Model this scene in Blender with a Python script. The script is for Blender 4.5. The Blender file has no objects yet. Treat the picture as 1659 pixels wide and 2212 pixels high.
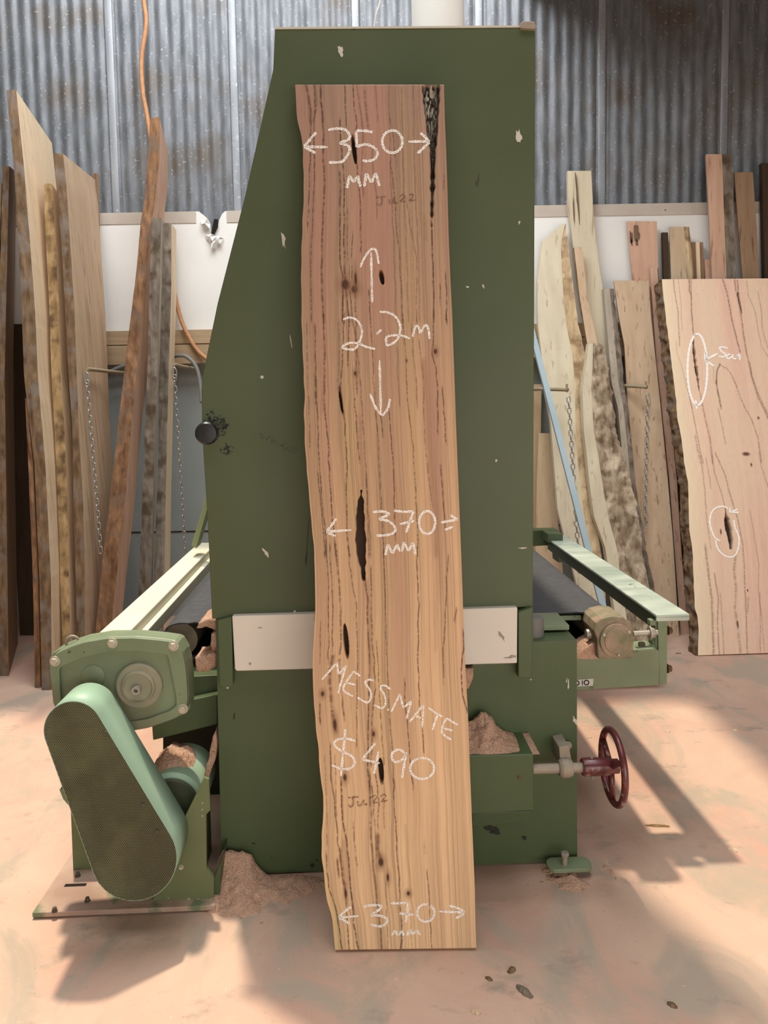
import bpy, bmesh, math, random
import numpy as np
from mathutils import Vector, Matrix, noise

random.seed(7)
rng = np.random.default_rng(11)
sc = bpy.context.scene
COL = sc.collection

# ------------------------------------------------------------------ camera
F, PCX, PCY = 1680.0, 829.5, 998.0          # focal length and principal point in photo pixels
CAM_H, PITCH, ROLL = 1.36, math.radians(4.4), math.radians(1.0)
cam_d = bpy.data.cameras.new('camera')
cam = bpy.data.objects.new('camera', cam_d); COL.objects.link(cam); sc.camera = cam
cam_d.sensor_fit = 'VERTICAL'; cam_d.sensor_height = 24.0
cam_d.lens = F / 2212.0 * 24.0
cam_d.shift_y = (PCY - 1106.0) / 2212.0
cam_d.clip_start = 0.05; cam_d.clip_end = 60
CR = Matrix.Rotation(math.pi / 2 - PITCH, 3, 'X') @ Matrix.Rotation(-ROLL, 3, 'Z')
cam.matrix_world = Matrix.Translation((0, 0, CAM_H)) @ CR.to_4x4()

# ------------------------------------------------------------------ light
sc.view_settings.view_transform = 'Standard'
sc.view_settings.look = 'None'
sc.view_settings.exposure = 0.0
sc.view_settings.gamma = 1.0
sc.view_settings.use_curve_mapping = False
w = bpy.data.worlds.new('sky'); sc.world = w; w.use_nodes = True
bg = w.node_tree.nodes['Background']
bg.inputs['Color'].default_value = (1.0, 0.94, 0.87, 1); bg.inputs['Strength'].default_value = 0.12

def light(name, kind, loc, direction, energy, color, size=None, size_y=None, angle=None):
    d = bpy.data.lights.new(name, kind); d.energy = energy; d.color = color
    if size: d.shape = 'RECTANGLE'; d.size = size; d.size_y = size_y or size
    if angle is not None: d.angle = angle
    o = bpy.data.objects.new(name, d); COL.objects.link(o); o.location = loc
    o.rotation_euler = Vector(direction).to_track_quat('-Z', 'Y').to_euler()
    return o
SUN_DIR = (0.12, -0.31, -1.0)
light('sun', 'SUN', (0, 3, 8), SUN_DIR, 4.0, (1.0, 0.86, 0.66), angle=math.radians(2.2))
light('skylight', 'AREA', (-0.4, 2.9, 5.4), (0.0, 0.42, -1.0), 245, (0.95, 0.98, 1.0), 3.4, 1.5)
light('skylight_front', 'AREA', (0.0, 0.5, 5.0), (0.0, 0.1, -1.0), 75, (1.0, 0.97, 0.93), 3.6, 1.6)
light('front_fill', 'AREA', (1.3, -1.5, 1.0), (-0.2, 1.0, -0.16), 74, (1.0, 0.95, 0.88), 3.6, 1.5)  # fill lamp added behind the camera to brighten machine front and foreground

# ------------------------------------------------------------------ pixel rays
def ray(px, py):
    return CR @ Vector(((px - PCX) / F, -(py - PCY) / F, -1.0))
def P(px, py, Y):
    d = ray(px, py); t = Y / d.y
    return Vector((d.x * t, Y, CAM_H + d.z * t))
def G(px, py, z=0.0):
    d = ray(px, py); t = (z - CAM_H) / d.z
    return Vector((d.x * t, d.y * t, z))
YAW = math.atan(0.037)
MW = Matrix.Translation((0, 2.15, 0)) @ Matrix.Rotation(YAW, 4, 'Z')
MI = MW.inverted()
def ML(px, py, yl):                          # point of a ray on the machine's own plane y = yl
    o = MI @ Vector((0, 0, CAM_H)); d = MI.to_3x3() @ ray(px, py)
    t = (yl - o.y) / d.y
    return o + d * t
def MLr(px, py, yl, r):
    return (ML(px + r, py, yl) - ML(px, py, yl)).length

# ------------------------------------------------------------------ materials
_m = {}
def mat(name, base, var=None, scale=(6, 6, 6), rough=0.65, metal=0.0, bump=0.0, lo=0.35, hi=0.65,
        speck=None, speck_scale=60, speck_th=0.68, spec=0.3, bump_scale=None, detail=6, second=None, second_scale=3, second_th=(0.5, 0.7)):
    if name in _m: return _m[name]
    m = bpy.data.materials.new(name); m.use_nodes = True; _m[name] = m
    nt = m.node_tree; N = nt.nodes; L = nt.links
    b = N['Principled BSDF']
    b.inputs['Roughness'].default_value = rough; b.inputs['Metallic'].default_value = metal
    b.inputs['Specular IOR Level'].default_value = spec
    tc = N.new('ShaderNodeTexCoord'); mp = N.new('ShaderNodeMapping'); mp.inputs['Scale'].default_value = scale
    L.new(tc.outputs['Object'], mp.inputs['Vector'])
    nz = N.new('ShaderNodeTexNoise'); nz.inputs['Scale'].default_value = 1.0; nz.inputs['Detail'].default_value = detail
    L.new(mp.outputs[0], nz.inputs['Vector'])
    rp = N.new('ShaderNodeValToRGB')
    rp.color_ramp.elements[0].position = lo; rp.color_ramp.elements[1].position = hi
    rp.color_ramp.elements[0].color = (*base, 1); rp.color_ramp.elements[1].color = (*(var or base), 1)
    L.new(nz.outputs['Fac'], rp.inputs['Fac'])
    out = rp.outputs['Color']
    def over(color, sc_, th, out):
        n2 = N.new('ShaderNodeTexNoise'); n2.inputs['Scale'].default_value = sc_; n2.inputs['Detail'].default_value = 4
        L.new(tc.outputs['Object'], n2.inputs['Vector'])
        r2 = N.new('ShaderNodeMapRange'); r2.inputs['From Min'].default_value = th[0]; r2.inputs['From Max'].default_value = th[1]
        L.new(n2.outputs['Fac'], r2.inputs['Value'])
        mx = N.new('ShaderNodeMix'); mx.data_type = 'RGBA'
        L.new(r2.outputs[0], mx.inputs[0]); L.new(out, mx.inputs[6]); mx.inputs[7].default_value = (*color, 1)
        return mx.outputs[2]
    if second: out = over(second, second_scale, second_th, out)
    if speck: out = over(speck, speck_scale, (speck_th, speck_th + 0.04), out)
    L.new(out, b.inputs['Base Color'])
    if bump:
        bp = N.new('ShaderNodeBump'); bp.inputs['Strength'].default_value = bump; bp.inputs['Distance'].default_value = 0.01
        if bump_scale:
            n3 = N.new('ShaderNodeTexNoise'); n3.inputs['Scale'].default_value = bump_scale; n3.inputs['Detail'].default_value = 5
            L.new(tc.outputs['Object'], n3.inputs['Vector']); L.new(n3.outputs['Fac'], bp.inputs['Height'])
        else:
            L.new(nz.outputs['Fac'], bp.inputs['Height'])
        L.new(bp.outputs[0], b.inputs['Normal'])
    return m

green = mat('green_paint', (0.062, 0.080, 0.034), (0.072, 0.091, 0.041), (3, 3, 3), 0.5, speck=(0.05, 0.05, 0.03), speck_scale=26, speck_th=0.74, spec=0.35)
green_low = mat('green_body_paint', (0.062, 0.090, 0.038), (0.072, 0.101, 0.045), (3, 3, 3), 0.45, speck=(0.05, 0.05, 0.03), speck_scale=22, speck_th=0.73, spec=0.35)
green_box = mat('green_gearbox_paint', (0.155, 0.195, 0.115), (0.19, 0.235, 0.14), (7, 7, 7), 0.45, speck=(0.05, 0.06, 0.04), speck_scale=24, speck_th=0.69, spec=0.4, second=(0.20, 0.17, 0.11), second_scale=5, second_th=(0.55, 0.8))
mint = mat('mint_guard_paint', (0.27, 0.40, 0.29), (0.31, 0.44, 0.32), (5, 5, 5), 0.45, spec=0.35)
rail_paint = mat('worn_pale_rail_paint', (0.25, 0.32, 0.27), (0.50, 0.56, 0.49), (3, 9, 9), 0.35, spec=0.5, speck=(0.16, 0.18, 0.13), speck_scale=30, speck_th=0.66)
rail_left_paint = mat('dusty_cream_rail_paint', (0.62, 0.58, 0.44), (0.70, 0.66, 0.50), (3, 3, 3), 0.5)
white_board = mat('white_laminate', (0.62, 0.57, 0.50), (0.66, 0.61, 0.54), (4, 4, 4), 0.5, speck=(0.40, 0.36, 0.30), speck_scale=34, speck_th=0.76)
black_rubber = mat('black_belt_rubber', (0.045, 0.047, 0.055), (0.06, 0.062, 0.07), (40, 40, 40), 0.6, speck=(0.3, 0.27, 0.24), speck_scale=110, speck_th=0.77, bump=0.1)
black_plastic = mat('black_plastic', (0.012, 0.012, 0.013), rough=0.3, spec=0.5)
dark_hole = mat('dark_interior', (0.012, 0.009, 0.007), rough=0.9)
steel = mat('dull_steel', (0.34, 0.31, 0.26), (0.42, 0.38, 0.32), (30, 30, 30), 0.45, metal=0.4)
steel_dusty = mat('dusty_steel', (0.26, 0.22, 0.17), (0.33, 0.28, 0.22), (20, 20, 20), 0.6, metal=0.15)
red_paint = mat('chipped_red_paint', (0.13, 0.022, 0.026), (0.085, 0.02, 0.02), (30, 30, 30), 0.32, spec=0.6, second=(0.28, 0.18, 0.15), second_scale=40, second_th=(0.60, 0.70))
sawdust = mat('sawdust', (0.50, 0.305, 0.215), (0.58, 0.375, 0.27), (60, 60, 60), 0.95, bump=0.9, spec=0.05, speck=(0.34, 0.19, 0.11), speck_scale=240, speck_th=0.60, bump_scale=170)
galv = mat('galvanised_steel', (0.125, 0.135, 0.146), (0.205, 0.216, 0.234), (26, 26, 5), 0.5, metal=0.25, speck=(0.26, 0.27, 0.29), speck_scale=62, speck_th=0.625, spec=0.35, second=(0.135, 0.115, 0.10), second_scale=2.6, second_th=(0.50, 0.68))
galv_lit = mat('lit_galvanised_lap', (0.24, 0.255, 0.28), (0.36, 0.375, 0.40), (20, 20, 2.2), 0.45, metal=0.25, speck=(0.46, 0.48, 0.50), speck_scale=60, speck_th=0.64)  # lap ribs catching light, put into a brighter metal colour
panel_white = mat('chalky_white_board', (0.74, 0.73, 0.70), (0.78, 0.77, 0.74), (3, 3, 3), 0.7, speck=(0.40, 0.32, 0.25), speck_scale=14, speck_th=0.735)
panel_dust = mat('dusty_board_top', (0.46, 0.40, 0.34), (0.52, 0.46, 0.40), (8, 8, 8), 0.8, speck=(0.22, 0.17, 0.13), speck_scale=18, speck_th=0.69)
panel_grey = mat('blue_grey_sheet', (0.30, 0.33, 0.32), (0.36, 0.39, 0.38), (2, 2, 2), 0.55, speck=(0.14, 0.12, 0.10), speck_scale=18, speck_th=0.74)
timber_rail = mat('dusty_timber', (0.36, 0.25, 0.15), (0.44, 0.32, 0.20), (3, 40, 40), 0.8)
pvc = mat('white_pvc', (0.86, 0.85, 0.82), rough=0.4)
orange = mat('faded_orange_cord', (0.42, 0.20, 0.09), (0.50, 0.26, 0.13), (30, 30, 30), 0.6)
grey_tube = mat('grey_conduit', (0.20, 0.20, 0.19), rough=0.5)
chain_m = mat('zinc_chain', (0.42, 0.41, 0.38), rough=0.35, metal=0.7)
blue_bat = mat('pale_blue_paint', (0.40, 0.52, 0.58), (0.46, 0.57, 0.62), (6, 6, 6), 0.5)
chip_white = mat('bare_chip', (0.52, 0.50, 0.42), rough=0.7)
grease = mat('black_grease', (0.022, 0.024, 0.016), rough=0.5)

def wood(name, a, b, c, fine=70):
    """stretched grain along z with darker streaks"""
    if name in _m: return _m[name]
    m = mat(name, a, b, (fine * 0.4, fine * 0.4, 0.9), 0.62, spec=0.2)
    nt = m.node_tree; N = nt.nodes; L = nt.links; bs = N['Principled BSDF']
    src = bs.inputs['Base Color'].links[0].from_socket
    tc = [n for n in N if n.type == 'TEX_COORD'][0]
    mp = N.new('ShaderNodeMapping'); mp.inputs['Scale'].default_value = (fine, fine, 0.7); L.new(tc.outputs['Object'], mp.inputs[0])
    nz = N.new('ShaderNodeTexNoise'); nz.inputs['Scale'].default_value = 1; nz.inputs['Detail'].default_value = 3; L.new(mp.outputs[0], nz.inputs['Vector'])
    r = N.new('ShaderNodeMapRange'); r.inputs['From Min'].default_value = 0.60; r.inputs['From Max'].default_value = 0.72; L.new(nz.outputs['Fac'], r.inputs['Value'])
    mx = N.new('ShaderNodeMix'); mx.data_type = 'RGBA'; L.new(r.outputs[0], mx.inputs[0]); L.new(src, mx.inputs[6]); mx.inputs[7].default_value = (*c, 1)
    L.new(mx.outputs[2], bs.inputs['Base Color'])
    return m
WD = {
 'pale': wood('pale_cream_timber', (0.74, 0.57, 0.38), (0.82, 0.65, 0.46), (0.52, 0.37, 0.23), 50),
 'honey': wood('honey_timber', (0.60, 0.42, 0.25), (0.68, 0.50, 0.32), (0.48, 0.32, 0.18), 60),
 'pink': wood('pink_timber', (0.54, 0.33, 0.23), (0.62, 0.40, 0.29), (0.36, 0.19, 0.13), 60),
 'tan': wood('tan_timber', (0.52, 0.37, 0.24), (0.60, 0.44, 0.30), (0.30, 0.19, 0.11), 60),
 'stripe': wood('striped_timber', (0.50, 0.37, 0.24), (0.60, 0.46, 0.31), (0.17, 0.10, 0.06), 40),
 'grey': wood('weathered_grey_timber', (0.36, 0.31, 0.24), (0.44, 0.38, 0.30), (0.26, 0.21, 0.16), 60),
 'cream': wood('weathered_cream_timber', (0.58, 0.50, 0.36), (0.66, 0.58, 0.43), (0.42, 0.33, 0.21), 45),
 'brown': wood('brown_timber', (0.27, 0.17, 0.10), (0.33, 0.21, 0.13), (0.16, 0.09, 0.05), 60),
 'dark': wood('dark_and_shaded_timber', (0.05, 0.03, 0.018), (0.075, 0.045, 0.027), (0.05, 0.03, 0.02), 60),  # carries painted shade on the far left slab and sheet; also dark boards
}
def bark(name, a, b, c):
    return mat(name, a, b, (34, 34, 9), 0.9, bump=1.0, spec=0.05, second=c, second_scale=11, second_th=(0.50, 0.66), lo=0.3, hi=0.7)
BK = {
 'brown': bark('brown_bark', (0.10, 0.062, 0.036), (0.24, 0.155, 0.09), (0.19, 0.15, 0.12)),
 'grey': bark('grey_bark', (0.13, 0.105, 0.082), (0.27, 0.225, 0.18), (0.10, 0.075, 0.05)),
 'gold': bark('golden_bark', (0.22, 0.14, 0.065), (0.44, 0.30, 0.15), (0.12, 0.075, 0.04)),
 'red': bark('red_brown_bark', (0.11, 0.055, 0.03), (0.29, 0.16, 0.085), (0.17, 0.11, 0.075)),
 'shag': bark('shaggy_bark', (0.15, 0.105, 0.065), (0.46, 0.36, 0.26), (0.60, 0.49, 0.36)),
 'pale': bark('pale_bark', (0.42, 0.30, 0.17), (0.66, 0.50, 0.31), (0.28, 0.18, 0.10)),
}

# ------------------------------------------------------------------ builders
def tag(o, label=None, cat=None, group=None, kind=None):
    if label: o['label'] = label
    if cat: o['category'] = cat
    if group: o['group'] = group
    if kind or cat: o['kind'] = kind or 'thing'
    return o
def empty(name, loc=(0, 0, 0)):
    o = bpy.data.objects.new(name, None); COL.objects.link(o); o.location = loc; o.empty_display_size = 0.1
    return o
def link(name, me, m, parent=None):
    if m is not None: me.materials.append(m)
    o = bpy.data.objects.new(name, me); COL.objects.link(o)
    if parent is not None: o.parent = parent
    return o
def obj(name, bm, m, parent=None, smooth=False, bevel=0, auto=False):
    bmesh.ops.recalc_face_normals(bm, faces=bm.faces[:])
    me = bpy.data.meshes.new(name); bm.to_mesh(me); bm.free()
    if smooth or auto:
        me.polygons.foreach_set('use_smooth', [True] * len(me.polygons))
    o = link(name, me, m, parent)
    if bevel:
        md = o.modifiers.new('bevel', 'BEVEL'); md.width = bevel; md.segments = 2; md.limit_method = 'ANGLE'; md.angle_limit = math.radians(40)
    if auto:
        md = o.modifiers.new('split', 'EDGE_SPLIT'); md.split_angle = math.radians(35)
    return o
def rebase(o, loc):
    """move a world-space mesh's origin to loc"""
    loc = Vector(loc); o.data.transform(Matrix.Translation(-loc)); o.location = loc
    return o
def add_prism(bm, pts, y0, y1):
    """outline of (x, z) points extruded along y"""
    f = [bm.verts.new((p[0], y0, p[1])) for p in pts]; b = [bm.verts.new((p[0], y1, p[1])) for p in pts]
    n = len(pts)
    bm.faces.new(f); bm.faces.new(list(reversed(b)))
    for i in range(n):
        bm.faces.new((f[i], b[i], b[(i + 1) % n], f[(i + 1) % n]))
def add_box(bm, lo, hi):
    x0, y0, z0 = lo; x1, y1, z1 = hi
    add_prism(bm, [(x0, z0), (x1, z0), (x1, z1), (x0, z1)], y0, y1)
def ring(c, a, b, r, n, ph=0):
    return [c + a * (r * math.cos(2 * math.pi * i / n + ph)) + b * (r * math.sin(2 * math.pi * i / n + ph)) for i in range(n)]
def frame_of(d):
    d = Vector(d).normalized(); up = Vector((0, 0, 1)) if abs(d.z) < 0.9 else Vector((1, 0, 0))
    a = d.cross(up).normalized(); return a, d.cross(a).normalized()
def add_lathe(bm, c, axis, prof, n=32, ph=0, cap=True):
    """prof: list of (distance along axis, radius)"""
    c = Vector(c); axis = Vector(axis).normalized(); a, b = frame_of(axis); rows = []
    for (t, r) in prof:
        rows.append([bm.verts.new(p) for p in ring(c + axis * t, a, b, max(r, 1e-5), n, ph)])
    for i in range(len(rows) - 1):
        for k in range(n):
            bm.faces.new((rows[i][k], rows[i][(k + 1) % n], rows[i + 1][(k + 1) % n], rows[i + 1][k]))
    if cap: bm.faces.new(rows[0]); bm.faces.new(rows[-1])
def add_tube(bm, pts, r, n=10, closed=False):
    pts = [Vector(p) for p in pts]; rows = []; m = len(pts); pa = None
    for i, p in enumerate(pts):
        if closed: d = pts[(i + 1) % m] - pts[i - 1]
        else: d = pts[min(i + 1, m - 1)] - pts[max(i - 1, 0)]
        d.normalize()
        if pa is None: a, b = frame_of(d)
        else:
            a = (pa - d * pa.dot(d)).normalized(); b = d.cross(a)
        pa = a
        rr = r[i] if isinstance(r, (list, tuple)) else r
        rows.append([bm.verts.new(q) for q in ring(p, a, b, rr, n)])
    for i in range(m if closed else m - 1):
        A, B = rows[i], rows[(i + 1) % m]
        for k in range(n):
            bm.faces.new((A[k], A[(k + 1) % n], B[(k + 1) % n], B[k]))
    if not closed: bm.faces.new(rows[0]); bm.faces.new(rows[-1])
def smooth_path(pts, k=8):
    pts = [Vector(p) for p in pts]; out = []
    for i in range(len(pts) - 1):
        p0, p1, p2, p3 = pts[max(i - 1, 0)], pts[i], pts[i + 1], pts[min(i + 2, len(pts) - 1)]
        for j in range(k):
            t = j / k
            out.append(0.5 * ((2 * p1) + (p2 - p0) * t + (2 * p0 - 5 * p1 + 4 * p2 - p3) * t * t + (3 * p1 - p0 - 3 * p2 + p3) * t ** 3))
    out.append(pts[-1]); return out
def hexbolt(name, parent, c, axis, r, h, m=None, washer=True):
    bm = bmesh.new()
    if washer: add_lathe(bm, Vector(c), axis, [(0, r * 1.35), (h * 0.25, r * 1.35)], 20)
    add_lathe(bm, Vector(c), axis, [(h * 0.2, r), (h * 0.85, r), (h, r * 0.86)], 6)
    return obj(name, bm, m or steel, parent, bevel=0.0006)

def fbm(p, o=4):
    return noise.fractal(Vector(p), 0.8, 2.0, o)

# numpy value noise
def vnoise(x, y, seed=0):
    r = np.random.default_rng(seed); T = r.random((256, 256))
    xi = np.floor(x).astype(int); yi = np.floor(y).astype(int); fx = x - xi; fy = y - yi
    fx = fx * fx * (3 - 2 * fx); fy = fy * fy * (3 - 2 * fy)
    g = lambda a, b: T[a % 256, b % 256]
    return (g(xi, yi) * (1 - fx) + g(xi + 1, yi) * fx) * (1 - fy) + (g(xi, yi + 1) * (1 - fx) + g(xi + 1, yi + 1) * fx) * fy

# ================================================================== SETTING
def plane_grid(name, m, x0, x1, y0, y1, z):
    bm = bmesh.new()
    v = [bm.verts.new(p) for p in ((x0, y0, z), (x1, y0, z), (x1, y1, z), (x0, y1, z))]
    bm.faces.new(v); return obj(name, bm, m)

# floor material: concrete under drifts of pink sawdust
def floor_mat():
    m = bpy.data.materials.new('sawdusty_concrete'); m.use_nodes = True
    N = m.node_tree.nodes; L = m.node_tree.links; b = N['Principled BSDF']
    b.inputs['Roughness'].default_value = 0.75; b.inputs['Specular IOR Level'].default_value = 0.25
    tc = N.new('ShaderNodeTexCoord')
    def nz(scale, detail=5, rough=0.6, mapping=None, dist=0.0):
        n = N.new('ShaderNodeTexNoise'); n.inputs['Scale'].default_value = scale; n.inputs['Detail'].default_value = detail
        n.inputs['Roughness'].default_value = rough; n.inputs['Distortion'].default_value = dist
        if mapping:
            mp = N.new('ShaderNodeMapping'); mp.inputs['Scale'].default_value = mapping[0]; mp.inputs['Rotation'].default_value = (0, 0, mapping[1])
            L.new(tc.outputs['Object'], mp.inputs[0]); L.new(mp.outputs[0], n.inputs['Vector'])
        else: L.new(tc.outputs['Object'], n.inputs['Vector'])
        return n.outputs['Fac']
    def rng_(s, a, c):
        r = N.new('ShaderNodeMapRange'); r.inputs['From Min'].default_value = a; r.inputs['From Max'].default_value = c; L.new(s, r.inputs['Value']); return r.outputs[0]
    def mix(f, a, c):
        x = N.new('ShaderNodeMix'); x.data_type = 'RGBA'; L.new(f, x.inputs[0])
        if isinstance(a, tuple): x.inputs[6].default_value = (*a, 1)
        else: L.new(a, x.inputs[6])
        x.inputs[7].default_value = (*c, 1); return x.outputs[2]
    c = mix(rng_(nz(1.7, 6, 0.62, dist=0.6), 0.38, 0.62), (0.49, 0.30, 0.23), (0.54, 0.375, 0.285))
    c = mix(rng_(nz(2.3, 6, 0.6, ((1.6, 0.8, 1), 0.9), 1.0), 0.50, 0.62), c, (0.40, 0.315, 0.245))
    c = mix(rng_(nz(4.2, 7, 0.7, ((1, 1.6, 1), -0.5)), 0.57, 0.70), c, (0.30, 0.245, 0.19))
    c = mix(rng_(nz(3.4, 5, 0.6), 0.60, 0.75), c, (0.54, 0.335, 0.25))
    c = mix(rng_(nz(120, 3, 0.6), 0.68, 0.74), c, (0.26, 0.17, 0.12))
    c = mix(rng_(nz(75, 3, 0.6), 0.705, 0.74), c, (0.66, 0.52, 0.40))
    L.new(c, b.inputs['Base Color'])
    bp = N.new('ShaderNodeBump'); bp.inputs['Strength'].default_value = 0.25; bp.inputs['Distance'].default_value = 0.004
    L.new(nz(60, 6, 0.7), bp.inputs['Height']); L.new(bp.outputs[0], b.inputs['Normal'])
    return m
WALL_Y = 5.0
fl = plane_grid('floor', floor_mat(), -6, 7, -4, WALL_Y + 0.4, 0); tag(fl, 'dusty concrete floor under pink sawdust', kind='structure')

# corrugated back wall
def corrugated(name, x0, x1, z0, z1, Y):
    pitch, amp = 0.0762, 0.0056
    xs = np.arange(x0, x1, pitch / 12); lap0 = P(232, 200, Y).x
    verts = []; faces = []
    for x in xs:
        ph = (x - lap0) / 0.762; k = ph - math.floor(ph)
        y = Y + amp * math.cos(2 * math.pi * x / pitch)
        d = min(k, 1 - k) * 0.762
        if k * 0.762 < 0.05: y = Y - amp * 1.05 - 0.003 * math.sin(k * 0.762 / 0.05 * math.pi)   # flat lapped rib of the next sheet
        elif (k * 0.762) < 0.062: y = Y + amp
        for z in (z0, z1): verts.append((x, y, z))
    n = len(xs)
    for i in range(n - 1): faces.append((2 * i, 2 * i + 2, 2 * i + 3, 2 * i + 1))
    me = bpy.data.meshes.new(name); me.from_pydata(verts, [], faces); me.polygons.foreach_set('use_smooth', [True] * len(me.polygons))
    o = link(name, me, galv); me.materials.append(galv_lit)
    for i in range(n - 1):
        ph = (xs[i] - lap0) / 0.762
        if (ph - math.floor(ph)) * 0.762 < 0.044: me.polygons[i].material_index = 1
    return o
LEDGE_Z = P(300, 459, WALL_Y - 0.06).z
BOARD_Z = P(300, 716, WALL_Y - 0.06).z
RAIL_Z = P(300, 788, WALL_Y - 0.08).z
wb = corrugated('wall_back', -6, 7, LEDGE_Z - 0.25, 5.2, WALL_Y); tag(wb, 'corrugated galvanised steel back wall', kind='structure')

def world_box(name, m, lo, hi, bevel=0.0):
    bm = bmesh.new(); add_box(bm, lo, hi); o = obj(name, bm, m, bevel=bevel)
    return o
# white lining board below the steel, with a torn notch near the machine
bm = bmesh.new()
yb = WALL_Y - 0.06
notch = [P(x, y, yb) for x, y in ((430, 456), (446, 470), (453, 482), (456, 500), (462, 508), (470, 490), (474, 474), (480, 462), (486, 456))]
zt = LEDGE_Z
pts = [(-6, BOARD_Z), (7, BOARD_Z), (7, zt)] + [(p.x, min(p.z, zt)) for p in reversed(notch)] + [(-6, zt)]
add_prism(bm, pts, yb, yb + 0.03)
o = obj('wall_back_lining', bm, panel_white); tag(o, 'white lining board below the corrugated steel', kind='structure')
bm = bmesh.new(); dz = P(300, 459, yb).z - P(300, 484, yb).z
nl = notch[0].x; nr = notch[-1].x
add_box(bm, (-6, yb - 0.004, zt - dz), (nl - 0.02, yb, zt)); add_box(bm, (nr + 0.01, yb - 0.004, zt - dz), (7, yb, zt))
o = obj('trim_1', bm, panel_dust); tag(o, 'dusty grey band along the top of the lining board', kind='structure')
o = world_box('trim_2', timber_rail, (-6, yb - 0.05, (BOARD_Z + RAIL_Z) / 2 + 0.02), (7, yb + 0.03, BOARD_Z)); tag(o, 'upper dusty timber rail of the back wall', kind='structure')
o = world_box('trim_3', timber_rail, (-6, yb - 0.08, RAIL_Z), (7, yb + 0.03, (BOARD_Z + RAIL_Z) / 2 + 0.012)); tag(o, 'lower dusty timber rail of the back wall', kind='structure')
o = world_box('wall_back_base', panel_grey, (-6, yb + 0.02, 0), (7, yb + 0.05, RAIL_Z)); tag(o, 'blue grey sheet at the foot of the back wall', kind='structure')
bm = bmesh.new()
for z in (0.55,): add_box(bm, (-6, yb + 0.016, z), (7, yb + 0.0205, z + 0.006))
o = obj('trim_4', bm, dark_hole); tag(o, 'dark joint line of the lower wall sheet', kind='structure')
blocker_mat = mat('dark_light_blocker', (0.10, 0.075, 0.055), (0.13, 0.10, 0.075), (2, 2, 2), 0.8)
o = world_box('unseen_wall_left', blocker_mat, (-3.3, 1.2, 0), (-3.2, WALL_Y - 0.1, 5.2)); tag(o, 'unseen dark side wall added to block light from the left', kind='structure')  # unseen wall, put in to keep light off the left side
# unseen roof piece added to darken the upper right of the wall
o = world_box('shade_roof', blocker_mat, (0.9, 3.6, 3.88), (6.0, WALL_Y - 0.03, 3.96)); tag(o, 'unseen roof piece added to shade the upper right of the wall', kind='structure')

# torn flakes of the lining board
flk = empty('torn_lining_flakes', P(462, 505, yb - 0.02)); tag(flk, 'torn white scraps of board hanging at the notch in the white lining', 'torn board')
def flake(pts, d0=0.006, d1=0.03):
    bm = bmesh.new(); base = flk.location
    vs = []
    for i, (x, y) in enumerate(pts):
        p = P(x, y, yb - d0 - (d1 if i % 2 else 0.0)) - base
        vs.append(bm.verts.new(p))
    c = bm.verts.new(sum((v.co for v in vs), Vector()) / len(vs) + Vector((0, -0.02, 0)))
    n = len(vs)
    for i in range(n): bm.faces.new((vs[i], vs[(i + 1) % n], c))
    o = obj('flake', bm, panel_white, flk)
    md = o.modifiers.new('solid', 'SOLIDIFY'); md.thickness = 0.004
flake([(433, 476), (446, 472), (454, 484), (453, 494), (442, 492), (435, 484)])
flake([(443, 508), (458, 505), (468, 510), (458, 520), (446, 518)])
flake([(466, 510), (476, 512), (484, 516), (474, 526), (464, 522)])
flake([(455, 520), (466, 520), (474, 528), (456, 538)])
bm = bmesh.new(); add_prism(bm, [(p.x - flk.location.x, p.z - flk.location.z) for p in [P(x, y, yb - 0.01) for x, y in ((463, 474), (471, 474), (471, 490), (463, 506), (456, 508))]], -0.0, 0.012)
obj('dark_tear', bm, dark_hole, flk)

# white dust pipe standing on the machine, cords and conduit
def pipe_thing(name, label, cat, pts, r, m, n=14, smooth=True):
    bm = bmesh.new(); add_tube(bm, smooth_path(pts) if len(pts) > 2 else pts, r, n)
    o = obj(name, bm, m, smooth=True); rebase(o, pts[-1]); return tag(o, label, cat)
pc = P(946, 40, 3.0)
zp = ML(900, 62, 0.9).z
bm = bmesh.new(); rp_ = 0.5 * (P(1003, 40, 3.0) - P(890, 40, 3.0)).length
pz = (MW @ Vector((0, 0, ML(900, 62, 0.0).z))).z
add_lathe(bm, (0, 0, 0), (0, 0, 1), [(0, rp_ * 1.12), (0.08, rp_ * 1.12), (0.081, rp_), (2.2, rp_)], 40)
o = obj('dust_pipe', bm, pvc, auto=True); o.location = (pc.x, 3.0, pz); tag(o, 'white plastic dust pipe rising behind the top of the green machine', 'pipe')
pipe_thing('orange_cord', 'faded orange cord hanging down the corrugated wall on the left', 'cord',
           [P(312, -60, 4.93), P(311, 0, 4.93), P(316, 50, 4.93), P(306, 130, 4.93), P(309, 200, 4.93), P(317, 245, 4.93), P(330, 330, 4.92), P(345, 450, 4.915), P(362, 560, 4.915), P(384, 665, 4.89), P(400, 712, 4.86), P(425, 755, 4.84), P(450, 778, 4.82)], 0.0135, orange)
pipe_thing('grey_conduit', 'grey conduit curving behind the left edge of the green machine', 'conduit',
           [P(240, 802, 4.84), P(270, 790, 4.84), P(330, 780, 4.84), P(385, 768, 4.74), P(408, 774, 4.72), P(424, 794, 4.71), P(432, 825, 4.70), P(436, 870, 4.68)], 0.012, grey_tube)
pipe_thing('thin_wire', 'thin pale wire rising from the top of the machine', 'wire',
           [P(826, -20, 2.7), P(820, 10, 2.7), P(812, 35, 2.7), P(807, 70, 2.7)], 0.0035, pvc, 8)

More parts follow.
